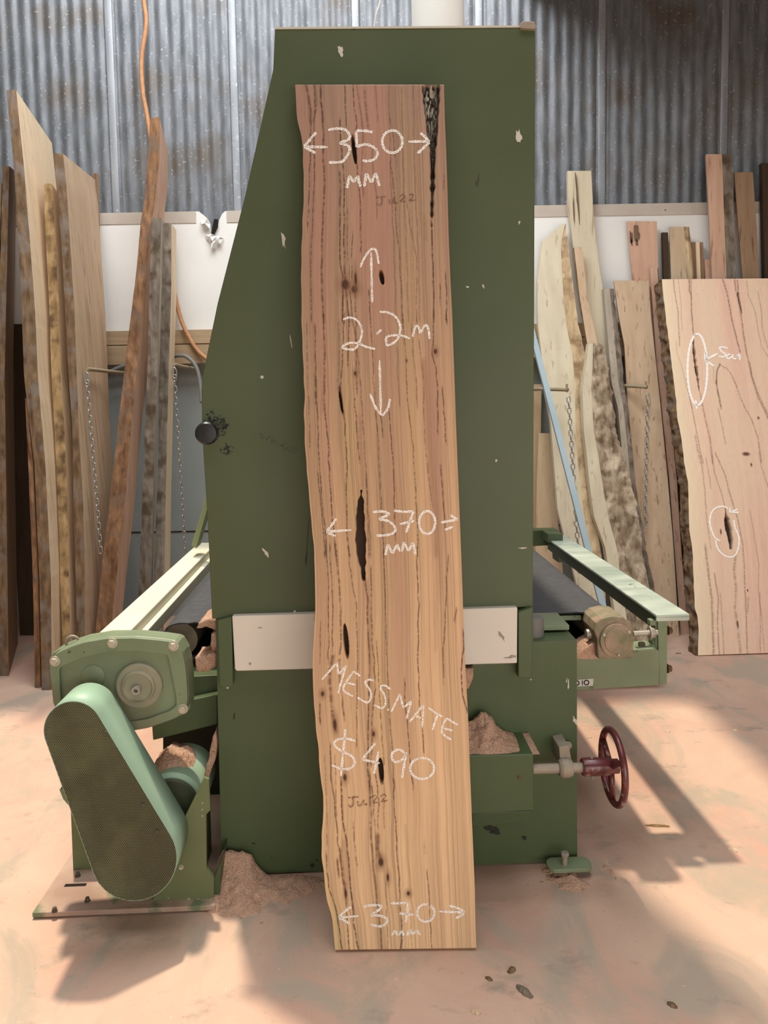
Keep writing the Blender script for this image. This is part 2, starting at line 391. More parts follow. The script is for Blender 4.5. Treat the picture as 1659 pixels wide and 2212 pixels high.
# ================================================================== CENTRE SLAB
def conv(ox, oy, s):
    return lambda pts: [(ox + x / s, oy + y / s) for x, y in pts]
z1 = conv(620, 160, 4.046); z2 = conv(620, 680, 4.046); z3 = conv(640, 1180, 4.046); z4 = conv(640, 1600, 4.046)

class SlabFrame:
    def __init__(self, bl, br, tl, tr):
        self.O = (bl + br) / 2
        T = (tl + tr) / 2
        self.v = (T - self.O).normalized(); u = (br - bl).normalized()
        self.u = (u - self.v * u.dot(self.v)).normalized()
        self.n = self.u.cross(self.v).normalized()
        if self.n.y > 0: self.n = -self.n
    def uv(self, px, py):
        d = ray(px, py); o = Vector((0, 0, CAM_H)); t = (self.O - o).dot(self.n) / d.dot(self.n)
        q = o + d * t - self.O
        return q.dot(self.u), q.dot(self.v)
    def pos(self, u, v, n=0.0):
        return self.O + self.u * u + self.v * v + self.n * n
def grid_slab(name, fr, left, right, nu, nv, thick, colfun, disp, bark_mat, wood_mat, m_front, side_rough=0.006, under=0.004):
    lu = np.array([fr.uv(*p) for p in left]); ru = np.array([fr.uv(*p) for p in right])
    lu = lu[np.argsort(lu[:, 1])]; ru = ru[np.argsort(ru[:, 1])]
    t = np.linspace(0, 1, nv)
    lv = lu[0, 1] + (lu[-1, 1] - lu[0, 1]) * t; rv = ru[0, 1] + (ru[-1, 1] - ru[0, 1]) * t
    lx = np.interp(lv, lu[:, 1], lu[:, 0]); rx = np.interp(rv, ru[:, 1], ru[:, 0])
    k = np.ones(15) / 15
    lx = np.convolve(np.pad(lx, 7, mode='edge'), k, mode='valid')
    lx = lx + (vnoise(lv * 26, lv * 0 + 3, 4) - 0.5) * 0.0022
    s = np.linspace(0, 1, nu)[None, :]
    U = lx[:, None] * (1 - s) + rx[:, None] * s; V = lv[:, None] * (1 - s) + rv[:, None] * s
    S = np.broadcast_to(s, U.shape)
    C = colfun(U, V, S); D = disp(U, V, S)
    O = np.array(fr.O); u = np.array(fr.u); v = np.array(fr.v); n = np.array(fr.n)
    pos = U[..., None] * u + V[..., None] * v + D[..., None] * n         # relative to O
    idx = np.arange(nv * nu).reshape(nv, nu)
    quads = np.stack([idx[:-1, :-1], idx[:-1, 1:], idx[1:, 1:], idx[1:, :-1]], -1).reshape(-1, 4)
    verts = [pos.reshape(-1, 3)]
    # back face
    bl = (lx + under)[:, None] * u + lv[:, None] * v - thick * n; br = rx[:, None] * u + rv[:, None] * v - thick * n
    nb = nv * nu; verts += [bl, br]
    BL = nb + np.arange(nv); BR = nb + nv + np.arange(nv)
    side = np.stack([idx[:-1, -1], BR[:-1], BR[1:], idx[1:, -1]], -1)
    back = np.stack([BR[:-1], BL[:-1], BL[1:], BR[1:]], -1)
    allq = np.concatenate([quads, side, back])
    V3 = np.concatenate(verts).astype(np.float32)
    me = bpy.data.meshes.new(name)
    me.vertices.add(len(V3)); me.vertices.foreach_set('co', V3.ravel())
    caps = [list(idx[0, ::-1]) + [BL[0], BR[0]], list(idx[-1, :]) + [BR[-1], BL[-1]]]
    nq = len(allq); tot = nq * 4 + sum(len(c) for c in caps)
    me.loops.add(tot)
    li = np.concatenate([allq.ravel()] + [np.array(c) for c in caps]).astype(np.int32)
    me.loops.foreach_set('vertex_index', li)
    starts = list(np.arange(nq) * 4) + [nq * 4, nq * 4 + len(caps[0])]
    me.polygons.add(nq + 2); me.polygons.foreach_set('loop_start', np.array(starts, np.int32))
    try: me.polygons.foreach_set('loop_total', np.array([4] * nq + [len(c) for c in caps], np.int32))
    except Exception: pass
    me.update(calc_edges=True); me.validate()
    ca = me.color_attributes.new('grain', 'FLOAT_COLOR', 'POINT')
    full = np.ones((len(V3), 4), np.float32)
    full[:nb, :3] = C.reshape(-1, 3); full[nb:, :3] = np.array([0.30, 0.19, 0.11])
    ca.data.foreach_set('color', full.ravel())
    o = link(name, me, m_front); o.location = fr.O
    # bark along the left edge
    bm = bmesh.new(); rows = []; step = 4; ns = 6
    for j in range(0, nv, step):
        a = Vector(pos[j, 0]); b = Vector(bl[j]); r = []
        for q in range(ns + 1):
            p = a.lerp(b, q / ns)
            if 0 < q: p = p - Vector(u) * (side_rough * (0.3 + fbm(p * 22 + Vector((3, 1, 7)))) * (1 if q < ns else 0.3)) - Vector(n) * 0.0003
            r.append(bm.verts.new(p))
        rows.append(r)
    for i in range(len(rows) - 1):
        for q in range(ns): bm.faces.new((rows[i][q], rows[i][q + 1], rows[i + 1][q + 1], rows[i + 1][q]))
    obj('bark_edge', bm, bark_mat, o, smooth=True)
    return o
def line_mask(U, V, fr, pts, wd, strength=1.0, dash=0.0, seed=0):
    q = np.array([fr.uv(*p) for p in pts]); q = q[np.argsort(q[:, 1])]
    uu = np.interp(V, q[:, 1], q[:, 0]) + (vnoise(V * 45, V * 0 + seed, seed + 50) - 0.5) * 0.0024
    fade = 0.012
    inr = np.clip((V - q[0, 1] + fade) / fade, 0, 1) * np.clip((q[-1, 1] + fade - V) / fade, 0, 1)
    mk = np.exp(-((U - uu) / wd) ** 2) * inr * strength
    if dash > 0: mk = mk * np.clip(0.35 + 1.3 * (vnoise(V * 190 + seed, V * 0 + seed * 3.3, seed + 9)) - dash * 0.5, 0, 1)
    return mk
def ell_mask(U, V, fr, c, rx, ry, tilt=0.0, soft=0.25):
    u0, v0 = fr.uv(*c); sx = abs(fr.uv(c[0] + rx, c[1])[0] - u0); sy = abs(fr.uv(c[0], c[1] + ry)[1] - v0)
    du = U - u0 - tilt * (V - v0); dv = V - v0
    d = np.sqrt((du / sx) ** 2 + (dv / sy) ** 2)
    return np.clip((1 - d) / soft + 0.5, 0, 1)
def poly_mask(U, V, fr, L, R, soft=0.0015):
    l = np.array([fr.uv(*p) for p in L]); r = np.array([fr.uv(*p) for p in R])
    l = l[np.argsort(l[:, 1])]; r = r[np.argsort(r[:, 1])]
    jit = (vnoise(V * 70, V * 0 + 5, 77) - 0.5) * 0.004
    a = np.interp(V, l[:, 1], l[:, 0]) + jit; b = np.interp(V, r[:, 1], r[:, 0]) - jit
    lo = max(l[0, 1], r[0, 1]); hi = min(l[-1, 1], r[-1, 1])
    inside = np.clip((U - a) / soft, 0, 1) * np.clip((b - U) / soft, 0, 1) * (V >= lo) * (V <= hi)
    return inside
def grain_material(name):
    m = bpy.data.materials.new(name); m.use_nodes = True; N = m.node_tree.nodes; L = m.node_tree.links; b = N['Principled BSDF']
    b.inputs['Roughness'].default_value = 0.6; b.inputs['Specular IOR Level'].default_value = 0.2
    at = N.new('ShaderNodeAttribute'); at.attribute_name = 'grain'
    tc = N.new('ShaderNodeTexCoord'); mp = N.new('ShaderNodeMapping'); mp.inputs['Scale'].default_value = (420, 30, 14); L.new(tc.outputs['Object'], mp.inputs[0])
    nz = N.new('ShaderNodeTexNoise'); nz.inputs['Scale'].default_value = 1; nz.inputs['Detail'].default_value = 3; L.new(mp.outputs[0], nz.inputs['Vector'])
    r = N.new('ShaderNodeMapRange'); r.inputs['To Min'].default_value = 0.84; r.inputs['To Max'].default_value = 1.14; L.new(nz.outputs['Fac'], r.inputs['Value'])
    mu = N.new('ShaderNodeVectorMath'); mu.operation = 'SCALE'; L.new(at.outputs['Color'], mu.inputs[0]); L.new(r.outputs[0], mu.inputs['Scale'])
    L.new(mu.outputs[0], b.inputs['Base Color'])
    return m
slab_front_m = grain_material('sawn_messmate')

# top rests on the machine face
def slab_pt_top(px, py):
    p = MW @ ML(px, py, -0.058); return p
SF = SlabFrame(G(725, 2052, 0.007), G(1029, 2048, 0.007), slab_pt_top(638, 183), slab_pt_top(959, 183))
left_px = [(638, 183), (640, 232), (643, 262), (651, 292), (655, 330), (655.5, 430), (652, 520), (650, 600), (651, 690), (654, 770), (658, 840), (657, 900), (658, 960), (662, 1000), (667, 1060), (671, 1110), (677, 1170), (680, 1220), (681, 1290), (680, 1340), (677, 1400), (676, 1450), (678, 1520), (681, 1560), (687, 1612), (693, 1674), (698, 1720), (699, 1748), (697, 1775), (694, 1803), (695.6, 1852), (700.5, 1897), (706.7, 1946), (716.6, 1978), (721, 2010), (725, 2052)]
right_px = [(959, 183), (961, 260), (964, 330), (967, 420), (969, 500), (973, 600), (977, 680), (982, 828), (986, 940), (992, 1088), (996, 1190), (999.6, 1291), (1002, 1365), (1005.8, 1452), (1010.7, 1538), (1015.7, 1674), (1019, 1758), (1025.6, 1921), (1027, 2000), (1029, 2048)]
SL = []   # grain lines: (points, width m, strength, dash)
def gl(cv, pts, wd=0.0011, st=0.85, dash=0.5): SL.append((cv(pts), wd, st, dash))
gl(z1, [(165, 100), (190, 200), (210, 330), (205, 480), (200, 700), (195, 900), (190, 1100), (183, 1350)], 0.0013)
gl(z1, [(165, 95), (190, 200), (208, 330), (208, 430)], 0.004, 0.8, 0.1)
gl(z1, [(235, 100), (245, 350), (235, 550), (240, 800), (235, 1000), (225, 1200), (215, 1450), (205, 1700), (212, 2000), (215, 2150)], 0.0010)
gl(z1, [(250, 110), (255, 300), (225, 400)], 0.003, 0.45, 0.1)
gl(z1, [(295, 100), (300, 250), (320, 500), (318, 750), (325, 950), (318, 1150), (310, 1400), (300, 1700), (303, 1900), (318, 2150)], 0.0022, 0.85, 0.4)
gl(z1, [(318, 700), (325, 950), (318, 1300), (305, 1700), (320, 2150)], 0.006, 0.28, 0)
gl(z1, [(505, 100), (510, 250), (520, 450)], 0.0012, 0.8, 0.4)
gl(z1, [(465, 400), (468, 600), (495, 850), (500, 1100), (498, 1400), (500, 1650), (505, 1800)], 0.0018, 0.85, 0.4)
gl(z1, [(460, 870), (465, 1000), (462, 1250), (465, 1450), (465, 1650), (485, 1750), (485, 1900), (490, 2150)], 0.0018, 0.85, 0.4)
gl(z1, [(530, 1200), (530, 1500), (545, 1750)], 0.001, 0.6, 0.5)
gl(z1, [(575, 1400), (560, 1550), (570, 1780)], 0.0014, 0.7, 0.4)
gl(z1, [(580, 100), (590, 300), (605, 420), (608, 780), (625, 950), (640, 1150), (645, 1350), (645, 1550)], 0.0011)
gl(z1, [(675, 130), (685, 250), (710, 450)], 0.0028, 0.5, 0.2)
gl(z1, [(610, 100), (640, 300), (665, 480), (650, 900), (665, 1050)], 0.0018, 0.45, 0.2)
gl(z1, [(770, 100), (785, 250), (790, 400)], 0.0018, 0.35, 0.1)
gl(z1, [(745, 640), (755, 850), (780, 1050), (790, 1250)], 0.0010, 0.5, 0.4)
gl(z1, [(900, 380), (930, 560), (955, 780)], 0.0010, 0.6)
gl(z1, [(905, 780), (925, 950), (940, 1050), (955, 1300), (975, 1500), (995, 1800), (1008, 2150)], 0.0011, 0.7)
for k, x in enumerate((890, 945, 1000, 1045, 1100, 1140)):
    gl(z1, [(x, 100), (x + 8, 500), (x + 20, 1000), (x + 45, 1500), (x + 60, 2150)], 0.004 if k % 2 else 0.0016, 0.30 if k % 2 else 0.4, 0.1)
gl(z1, [(1045, 1100), (1080, 1350), (1130, 1600), (1135, 2150)], 0.001, 0.5)
gl(z1, [(1262, 1300), (1272, 1500), (1280, 1800), (1285, 2150)], 0.0017, 0.9, 0.1)
gl(z1, [(1390, 1750), (1396, 1950), (1390, 2150)], 0.0013, 0.8, 0.2)
gl(z1, [(1340, 1850), (1338, 2000)], 0.001, 0.7, 0.2)
gl(z1, [(1375, 900), (1370, 990)], 0.0012, 0.6, 0.2)
gl(z1, [(1205, 1250), (1215, 1430)], 0.0045, 0.45, 0.3)
gl(z1, [(485, 1880), (490, 2150)], 0.0015); gl(z1, [(520, 1900), (545, 2180)], 0.0013); gl(z1, [(545, 1850), (575, 2180)], 0.0013); gl(z1, [(590, 1900), (605, 2180)], 0.0011)
gl(z1, [(715, 1900), (730, 2150)], 0.0009)
gl(z2, [(240, 100), (250, 300), (250, 550), (260, 750), (270, 950), (275, 1150), (285, 1350), (300, 1600), (330, 1850), (345, 2100)], 0.0013)
gl(z2, [(245, 540), (250, 760)], 0.003, 0.5, 0.7)
gl(z2, [(170, 90), (180, 500), (190, 800), (200, 1170)], 0.0009, 0.6, 0.8)
gl(z2, [(320, 0), (325, 200), (330, 450), (325, 700), (335, 900), (360, 1100), (365, 1300), (380, 1550), (395, 1750), (420, 2000), (430, 2100)], 0.0017)
gl(z2, [(320, 200), (318, 500), (322, 850)], 0.006, 0.4, 0.2)
gl(z2, [(270, 1400), (290, 1600), (310, 1800), (330, 2100)], 0.001)
gl(z2, [(500, 0), (490, 250), (480, 500), (462, 650)], 0.0012); gl(z2, [(455, 60), (455, 400), (445, 640)], 0.003, 0.3, 0.3)
gl(z2, [(462, 640), (468, 720), (478, 800), (487, 855)], 0.0030, 1.0, 0)
gl(z2, [(490, 850), (505, 950), (515, 1150), (525, 1300), (515, 1500), (520, 1700), (525, 1900), (545, 2100)], 0.0012)
gl(z2, [(540, 0), (540, 200), (530, 430)], 0.0011); gl(z2, [(570, 0), (600, 200), (605, 400), (615, 670)], 0.0013); gl(z2, [(585, 700), (605, 900), (620, 1150), (630, 1270)], 0.0014)
gl(z2, [(600, 60), (610, 300), (640, 550), (655, 800), (665, 1000), (680, 1200), (690, 1400), (705, 1650), (725, 1900), (735, 2100)], 0.0010, 0.65)
gl(z2, [(640, 900), (645, 1200), (655, 1500)], 0.006, 0.35, 0.1)
gl(z2, [(600, 300), (600, 500), (590, 640)], 0.006, 0.35, 0.1)
gl(z2, [(730, 50), (745, 300), (755, 550), (770, 800), (790, 1000), (800, 1200), (815, 1400), (825, 1650), (840, 1900), (845, 2100)], 0.0010, 0.7)
gl(z2, [(820, 880), (835, 1050)], 0.0009); gl(z2, [(890, 850), (905, 1050), (925, 1300), (935, 1550), (945, 1850), (950, 1950)], 0.0012, 0.85, 0.2)
gl(z2, [(1010, 0), (1030, 250), (1045, 500), (1050, 750), (1075, 950), (1100, 1150), (1115, 1350), (1125, 1600), (1140, 1900), (1145, 2100)], 0.0010, 0.75)
gl(z2, [(960, 300), (970, 550), (985, 780)], 0.0009, 0.5); gl(z2, [(1085, 100), (1110, 400), (1130, 600), (1140, 800)], 0.0010, 0.6)
gl(z2, [(1135, 50), (1160, 300), (1190, 550), (1195, 850), (1200, 1050), (1220, 1250), (1240, 1450), (1270, 1650)], 0.0010, 0.6)
gl(z2, [(1190, 400), (1215, 700), (1235, 1000), (1265, 1400), (1295, 1800), (1305, 2100)], 0.008, 0.40, 0)
gl(z2, [(1280, 0), (1277, 200), (1272, 350), (1305, 480), (1315, 700), (1320, 1020)], 0.0011, 0.85, 0.3)
gl(z2, [(1360, 650), (1375, 900), (1390, 1110)], 0.0011, 0.85, 0.2); gl(z2, [(1340, 1330), (1350, 1450), (1370, 1650), (1380, 1850)], 0.0012, 0.8, 0.2)
gl(z2, [(1395, 0), (1400, 60)], 0.001)
gl(z2, [(690, 1400), (705, 1700), (715, 2100)], 0.0018, 0.55, 0.1)
gl(z3, [(255, 0), (275, 200), (285, 400), (280, 600), (285, 800), (277, 1000)], 0.0010, 0.8); gl(z3, [(290, 0), (300, 200), (320, 450), (315, 700), (315, 900)], 0.0010, 0.8)
gl(z3, [(345, 0), (365, 200), (380, 400), (390, 600), (390, 800), (380, 1000), (385, 1200), (420, 1500)], 0.0022, 0.7, 0.5)
gl(z3, [(455, 0), (470, 180), (495, 350), (525, 520), (530, 750), (535, 1000), (530, 1250), (530, 1500), (525, 1750)], 0.0009, 0.7)
gl(z3, [(605, 300), (625, 500), (625, 700), (635, 900), (640, 1100), (630, 1400), (630, 1600), (625, 1900), (640, 2100)], 0.0020, 0.85, 0.4)
gl(z3, [(615, 300), (640, 700), (650, 1100), (650, 1500), (650, 1900)], 0.006, 0.33, 0)
gl(z3, [(650, 200), (655, 500), (660, 800), (680, 1000), (690, 1250), (665, 1500), (655, 1900)], 0.0015, 0.75, 0.4)
gl(z3, [(700, 850), (715, 1050), (730, 1300), (745, 1600), (770, 1900)], 0.0012, 0.7)
gl(z3, [(765, 50), (770, 300), (780, 600), (785, 800), (795, 1000), (800, 1200), (815, 1500), (830, 1700), (845, 1950), (855, 2100)], 0.0010, 0.7)
gl(z3, [(1055, 0), (1055, 250), (1070, 500), (1065, 700), (1065, 1000), (1075, 1300), (1080, 1400), (1105, 1650), (1115, 1800)], 0.0011, 0.85, 0.2)
gl(z3, [(945, 1180), (955, 1400), (970, 1550), (985, 1750), (1000, 1900), (1020, 2100)], 0.0011, 0.85, 0.2)
gl(z3, [(1325, 100), (1310, 350), (1300, 650), (1285, 900), (1285, 1180)], 0.0010, 0.75, 0.3)
gl(z3, [(1460, 750), (1460, 900), (1440, 1100), (1450, 1300), (1490, 1430)], 0.0016, 0.9, 0.2)
gl(z3, [(320, 960), (295, 1100), (290, 1200), (305, 1350), (325, 1500), (345, 1610)], 0.0050, 0.85, 0.15)
gl(z3, [(205, 1390), (210, 1530)], 0.0016, 0.9, 0.1); gl(z3, [(215, 680), (205, 1000)], 0.0009, 0.6, 0.6)
gl(z3, [(1220, 0), (1225, 500), (1215, 900)], 0.005, 0.22, 0)
gl(z3, [(1400, 560), (1385, 640)], 0.002, 0.6, 0)
gl(z4, [(300, 50), (300, 300), (335, 550), (355, 750), (365, 900), (380, 970), (400, 1150), (425, 1300), (435, 1450), (460, 1820)], 0.0012, 0.85, 0.3)
gl(z4, [(390, 340), (400, 550), (405, 700), (435, 850), (460, 1100), (480, 1350), (505, 1600), (540, 1825)], 0.0019, 0.85, 0.2)
gl(z4, [(380, 960), (400, 1110), (420, 1280)], 0.0040, 0.8, 0.1); gl(z4, [(355, 1050), (370, 1170)], 0.0022, 0.8, 0.1)
gl(z4, [(415, 880), (435, 1100), (450, 1250)], 0.0065, 0.35, 0)
gl(z4, [(500, 740), (515, 950), (535, 1100)], 0.0016, 0.6, 0.8)
gl(z4, [(640, 300), (650, 600), (655, 850), (670, 1100), (690, 1250), (710, 1450), (735, 1650), (745, 1820)], 0.0024, 0.7, 0.3)
gl(z4, [(690, 1100), (720, 1450), (745, 1820)], 0.008, 0.3, 0)
gl(z4, [(690, 300), (720, 500), (715, 750)], 0.0013, 0.8); gl(z4, [(665, 400), (685, 700), (700, 1000)], 0.0012, 0.75)
gl(z4, [(712, 830), (712, 930), (725, 1000), (740, 1080)], 0.0048, 0.9, 0.1)
gl(z4, [(765, 380), (770, 750)], 0.0008, 0.5); gl(z4, [(850, 350), (865, 700), (880, 950), (900, 1200), (905, 1450), (925, 1650), (915, 1815)], 0.0014, 0.85, 0.2)
gl(z4, [(1145, 1150), (1165, 1450), (1180, 1800)], 0.0009, 0.75, 0.2); gl(z4, [(260, 1000), (270, 1150), (290, 1300), (340, 1450), (375, 1650), (400, 1825)], 0.0012, 0.85, 0.2)
gl(z4, [(340, 150), (345, 400), (350, 650)], 0.0009, 0.6); gl(z4, [(785, 1250), (800, 1820)], 0.0010, 0.5); gl(z4, [(250, 150), (265, 500), (270, 900)], 0.0008, 0.5, 0.7)
gl(z4, [(1120, 890), (1125, 960)], 0.001, 0.5); gl(z4, [(1000, 1500), (1010, 1820)], 0.0012, 0.4)
gl(z4, [(950, 750), (985, 1250), (990, 1400)], 0.0035, 0.25, 0)

big_hole = (z2([(646, 1530), (626, 1610), (606, 1700), (599, 1850), (599, 1950), (607, 2104)]) + z3([(549, 150), (571, 270), (587, 305)]),
            z2([(652, 1530), (668, 1640), (676, 1750), (683, 1850), (686, 1950), (689, 2104)]) + z3([(607, 150), (604, 250), (594, 305)]))
void = (z1([(1178, 92), (1188, 200), (1195, 300), (1215, 450), (1240, 620), (1245, 800), (1250, 1000), (1252, 1200), (1262, 1350)]),
        z1([(1338, 92), (1335, 200), (1330, 350), (1318, 480), (1308, 650), (1303, 800), (1297, 950), (1285, 1100), (1277, 1250), (1268, 1350)]))
holes = [(z1([(585, 655)])[0], 4.2, 30, -0.08), (z1([(828, 1775)])[0], 4.6, 15, -0.12), (z3([(434, 832)])[0], 5.2, 36, -0.05), (z4([(741, 270)])[0], 5.4, 27, -0.03),
         (z2([(470, 760)])[0], 2.5, 22, -0.12)]
knots = [(z1([(510, 1840)])[0], 9, 12), (z1([(590, 1880)])[0], 7, 9), (z3([(675, 1640)])[0], 3.5, 6), (z3([(425, 2020)])[0], 4, 8), (z4([(800, 1195)])[0], 3.2, 9), (z4([(980, 1335)])[0], 4, 5),
         (z4([(432, 1335)])[0], 3, 10), (z3([(230, 1290)])[0], 4, 6), (z4([(740, 1060)])[0], 6, 9), (z2([(595, 512)])[0], 3, 5), (z2([(1297, 320)])[0], 4, 6), (z2([(1045, 400)])[0], 1.6, 2.6), (z3([(338, 1560)])[0], 4, 14), (z1([(600, 1790)])[0], 3, 16)]
def slab_hole(U, V):
    h = poly_mask(U, V, SF, *big_hole)
    for c, rx, ry, tl in holes: h = np.maximum(h, ell_mask(U, V, SF, c, rx, ry, tl, 0.2))
    return h
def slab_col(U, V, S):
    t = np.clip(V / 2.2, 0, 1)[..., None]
    bot = np.array([0.70, 0.47, 0.275]); mid = np.array([0.48, 0.305, 0.180]); top = np.array([0.31, 0.195, 0.140])  # pinker wood tone upwards, with the light falloff painted in as darkening
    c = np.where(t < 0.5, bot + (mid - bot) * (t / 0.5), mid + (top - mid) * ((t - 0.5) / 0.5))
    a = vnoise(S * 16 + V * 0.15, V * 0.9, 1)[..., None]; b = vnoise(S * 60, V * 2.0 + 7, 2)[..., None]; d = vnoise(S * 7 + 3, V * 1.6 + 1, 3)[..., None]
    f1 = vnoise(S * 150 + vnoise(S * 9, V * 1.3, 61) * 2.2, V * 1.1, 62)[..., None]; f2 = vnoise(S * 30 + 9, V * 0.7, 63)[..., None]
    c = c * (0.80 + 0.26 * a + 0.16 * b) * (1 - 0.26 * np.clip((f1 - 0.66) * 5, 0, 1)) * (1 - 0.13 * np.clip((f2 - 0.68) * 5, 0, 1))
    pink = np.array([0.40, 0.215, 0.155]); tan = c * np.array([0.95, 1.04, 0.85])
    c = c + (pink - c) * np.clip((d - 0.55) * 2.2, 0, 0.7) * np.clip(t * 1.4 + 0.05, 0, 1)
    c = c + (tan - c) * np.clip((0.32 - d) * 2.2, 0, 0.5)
    # sapwood strip along the live edge
    c = c + (c * np.array([1.08, 1.10, 1.10]) - c) * np.clip(1 - S[..., None] / 0.06, 0, 1) * 0.6
    dark = np.array([0.055, 0.022, 0.012]); mid_b = np.array([0.20, 0.10, 0.055])
    for i, (pts, wd, st, dash) in enumerate(SL):
        if wd > 0.0034: mk = line_mask(U, V, SF, pts, wd, min(1, st * 1.0), dash, i)[..., None]; c = c + (mid_b * (0.7 if st > 0.6 else 1.2) - c) * mk
        else: mk = line_mask(U, V, SF, pts, max(wd * 1.15, 0.00155), min(1.0, st * 1.1), dash * 0.8, i)[..., None]; c = c + (dark - c) * mk
    for p, rx, ry in knots:
        m1 = ell_mask(U, V, SF, p, rx * 1.9, ry * 1.9, 0, 1.2)[..., None] * 0.6; c = c + (mid_b - c) * m1
        m2 = ell_mask(U, V, SF, p, rx * 0.9, ry * 0.9, 0, 0.6)[..., None] * 0.9; c = c + (dark - c) * m2
    vm = poly_mask(U, V, SF, *void, soft=0.003)[..., None]
    n4 = vnoise(U * 420, V * 150, 21)[..., None]; n5 = vnoise(U * 300 + 5, V * 110, 22)[..., None]
    vc = np.array([0.020, 0.016, 0.011]) + np.array([0.10, 0.09, 0.06]) * np.clip((n4 - 0.62) * 3, 0, 1)
    silver = np.clip((V - 2.02) / 0.14, 0, 1)[..., None] * np.clip((n5 - 0.42) * 5, 0, 1) * np.exp(-((S[..., None] - 0.905) / 0.035) ** 2)
    vc = vc + (np.array([0.50, 0.46, 0.38]) - vc) * np.clip(silver, 0, 1)
    c = c + (vc - c) * vm
    h = slab_hole(U, V)[..., None]
    c = c + (np.array([0.05, 0.028, 0.018]) - c) * h
    return np.clip(c, 0.004, 0.9)
def slab_disp(U, V, S):
    vm = poly_mask(U, V, SF, *void, soft=0.006)
    return -0.034 * slab_hole(U, V) - vm * (0.010 + 0.010 * vnoise(U * 200, V * 70, 31)) + 0.0005 * (vnoise(U * 300, V * 20, 5) - 0.5)
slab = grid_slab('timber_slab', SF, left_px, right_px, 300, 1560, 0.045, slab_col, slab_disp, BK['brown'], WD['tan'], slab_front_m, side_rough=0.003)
tag(slab, 'tall live edge timber slab with chalked price leaning against the green machine', 'timber slab')

# chalk and pencil marks on the slab
def chalk_material(name, col, th0, th1, sc_=420):
    m = bpy.data.materials.new(name); m.use_nodes = True; N = m.node_tree.nodes; L = m.node_tree.links; b = N['Principled BSDF']
    b.inputs['Base Color'].default_value = (*col, 1); b.inputs['Roughness'].default_value = 0.95; b.inputs['Specular IOR Level'].default_value = 0.05
    tc = N.new('ShaderNodeTexCoord'); nz = N.new('ShaderNodeTexNoise'); nz.inputs['Scale'].default_value = sc_; nz.inputs['Detail'].default_value = 3
    L.new(tc.outputs['Object'], nz.inputs['Vector'])
    r = N.new('ShaderNodeMapRange'); r.inputs['From Min'].default_value = th0; r.inputs['From Max'].default_value = th1; L.new(nz.outputs['Fac'], r.inputs['Value'])
    L.new(r.outputs[0], b.inputs['Alpha'])
    return m
chalk = chalk_material('white_chalk', (0.90, 0.86, 0.80), 0.30, 0.55)
bold_chalk = chalk_material('bold_white_chalk', (0.97, 0.93, 0.88), 0.18, 0.34)
faint_chalk = chalk_material('faint_chalk', (0.90, 0.82, 0.74), 0.42, 0.75)
pencil = chalk_material('brown_pencil', (0.20, 0.12, 0.075), 0.40, 0.62)
def strokes(name, parent, fr, polys, wd, m, h=0.0009, k=6):
    bm = bmesh.new()
    for pts in polys:
        q = [Vector((*fr.uv(*p), 0)) for p in pts]
        if len(q) > 2: q = smooth_path(q, k)
        else: q = [q[0].lerp(q[1], i / 6) for i in range(7)]
        rows = []
        for i, p in enumerate(q):
            d = (q[min(i + 1, len(q) - 1)] - q[max(i - 1, 0)])
            if d.length < 1e-7: continue
            d.normalize(); s = Vector((-d.y, d.x, 0)); ww = wd * (0.5 + 0.10 * math.sin(i * 1.7 + p.x * 90))
            if i in (0, len(q) - 1): ww *= 0.6
            a = p + s * ww; b = p - s * ww
            rows.append([bm.verts.new(fr.u * c.x + fr.v * c.y + fr.n * h) for c in (a, b)])
        for i in range(len(rows) - 1): bm.faces.new((rows[i][0], rows[i][1], rows[i + 1][1], rows[i + 1][0]))
    return obj(name, bm, m, parent)
def circ(c, rx, ry, a0=100, a1=470, n=14):
    return [(c[0] + rx * math.cos(math.radians(a0 + (a1 - a0) * i / n)), c[1] - ry * math.sin(math.radians(a0 + (a1 - a0) * i / n))) for i in range(n + 1)]
CW = 0.0070
strokes('chalk_width_mark', slab, SF, [z1(s) for s in (
    [(155, 636), (355, 640)], [(255, 510), (195, 580), (150, 636)], [(150, 640), (200, 665), (250, 692)],
    [(360, 490), (440, 478), (510, 490), (548, 540), (530, 578), (465, 603), (530, 625), (548, 665), (520, 725), (475, 768), (365, 775)],
    [(750, 510), (680, 498), (606, 496)], [(606, 500), (608, 570), (610, 642)], [(612, 640), (680, 615), (755, 640), (790, 690), (765, 745), (700, 762), (660, 755)],
    circ((920, 592), 88, 98), [(1060, 592), (1240, 590)], [(1165, 515), (1205, 550), (1245, 596)], [(1245, 598), (1190, 650), (1140, 695)],
    [(525, 1000), (535, 940), (547, 888)], [(547, 888), (585, 950)], [(585, 950), (620, 888)], [(620, 888), (628, 940), (642, 985)],
    [(675, 985), (685, 920), (692, 868)], [(692, 868), (738, 950)], [(738, 950), (775, 865)], [(775, 865), (792, 920), (808, 980)])], CW, chalk)
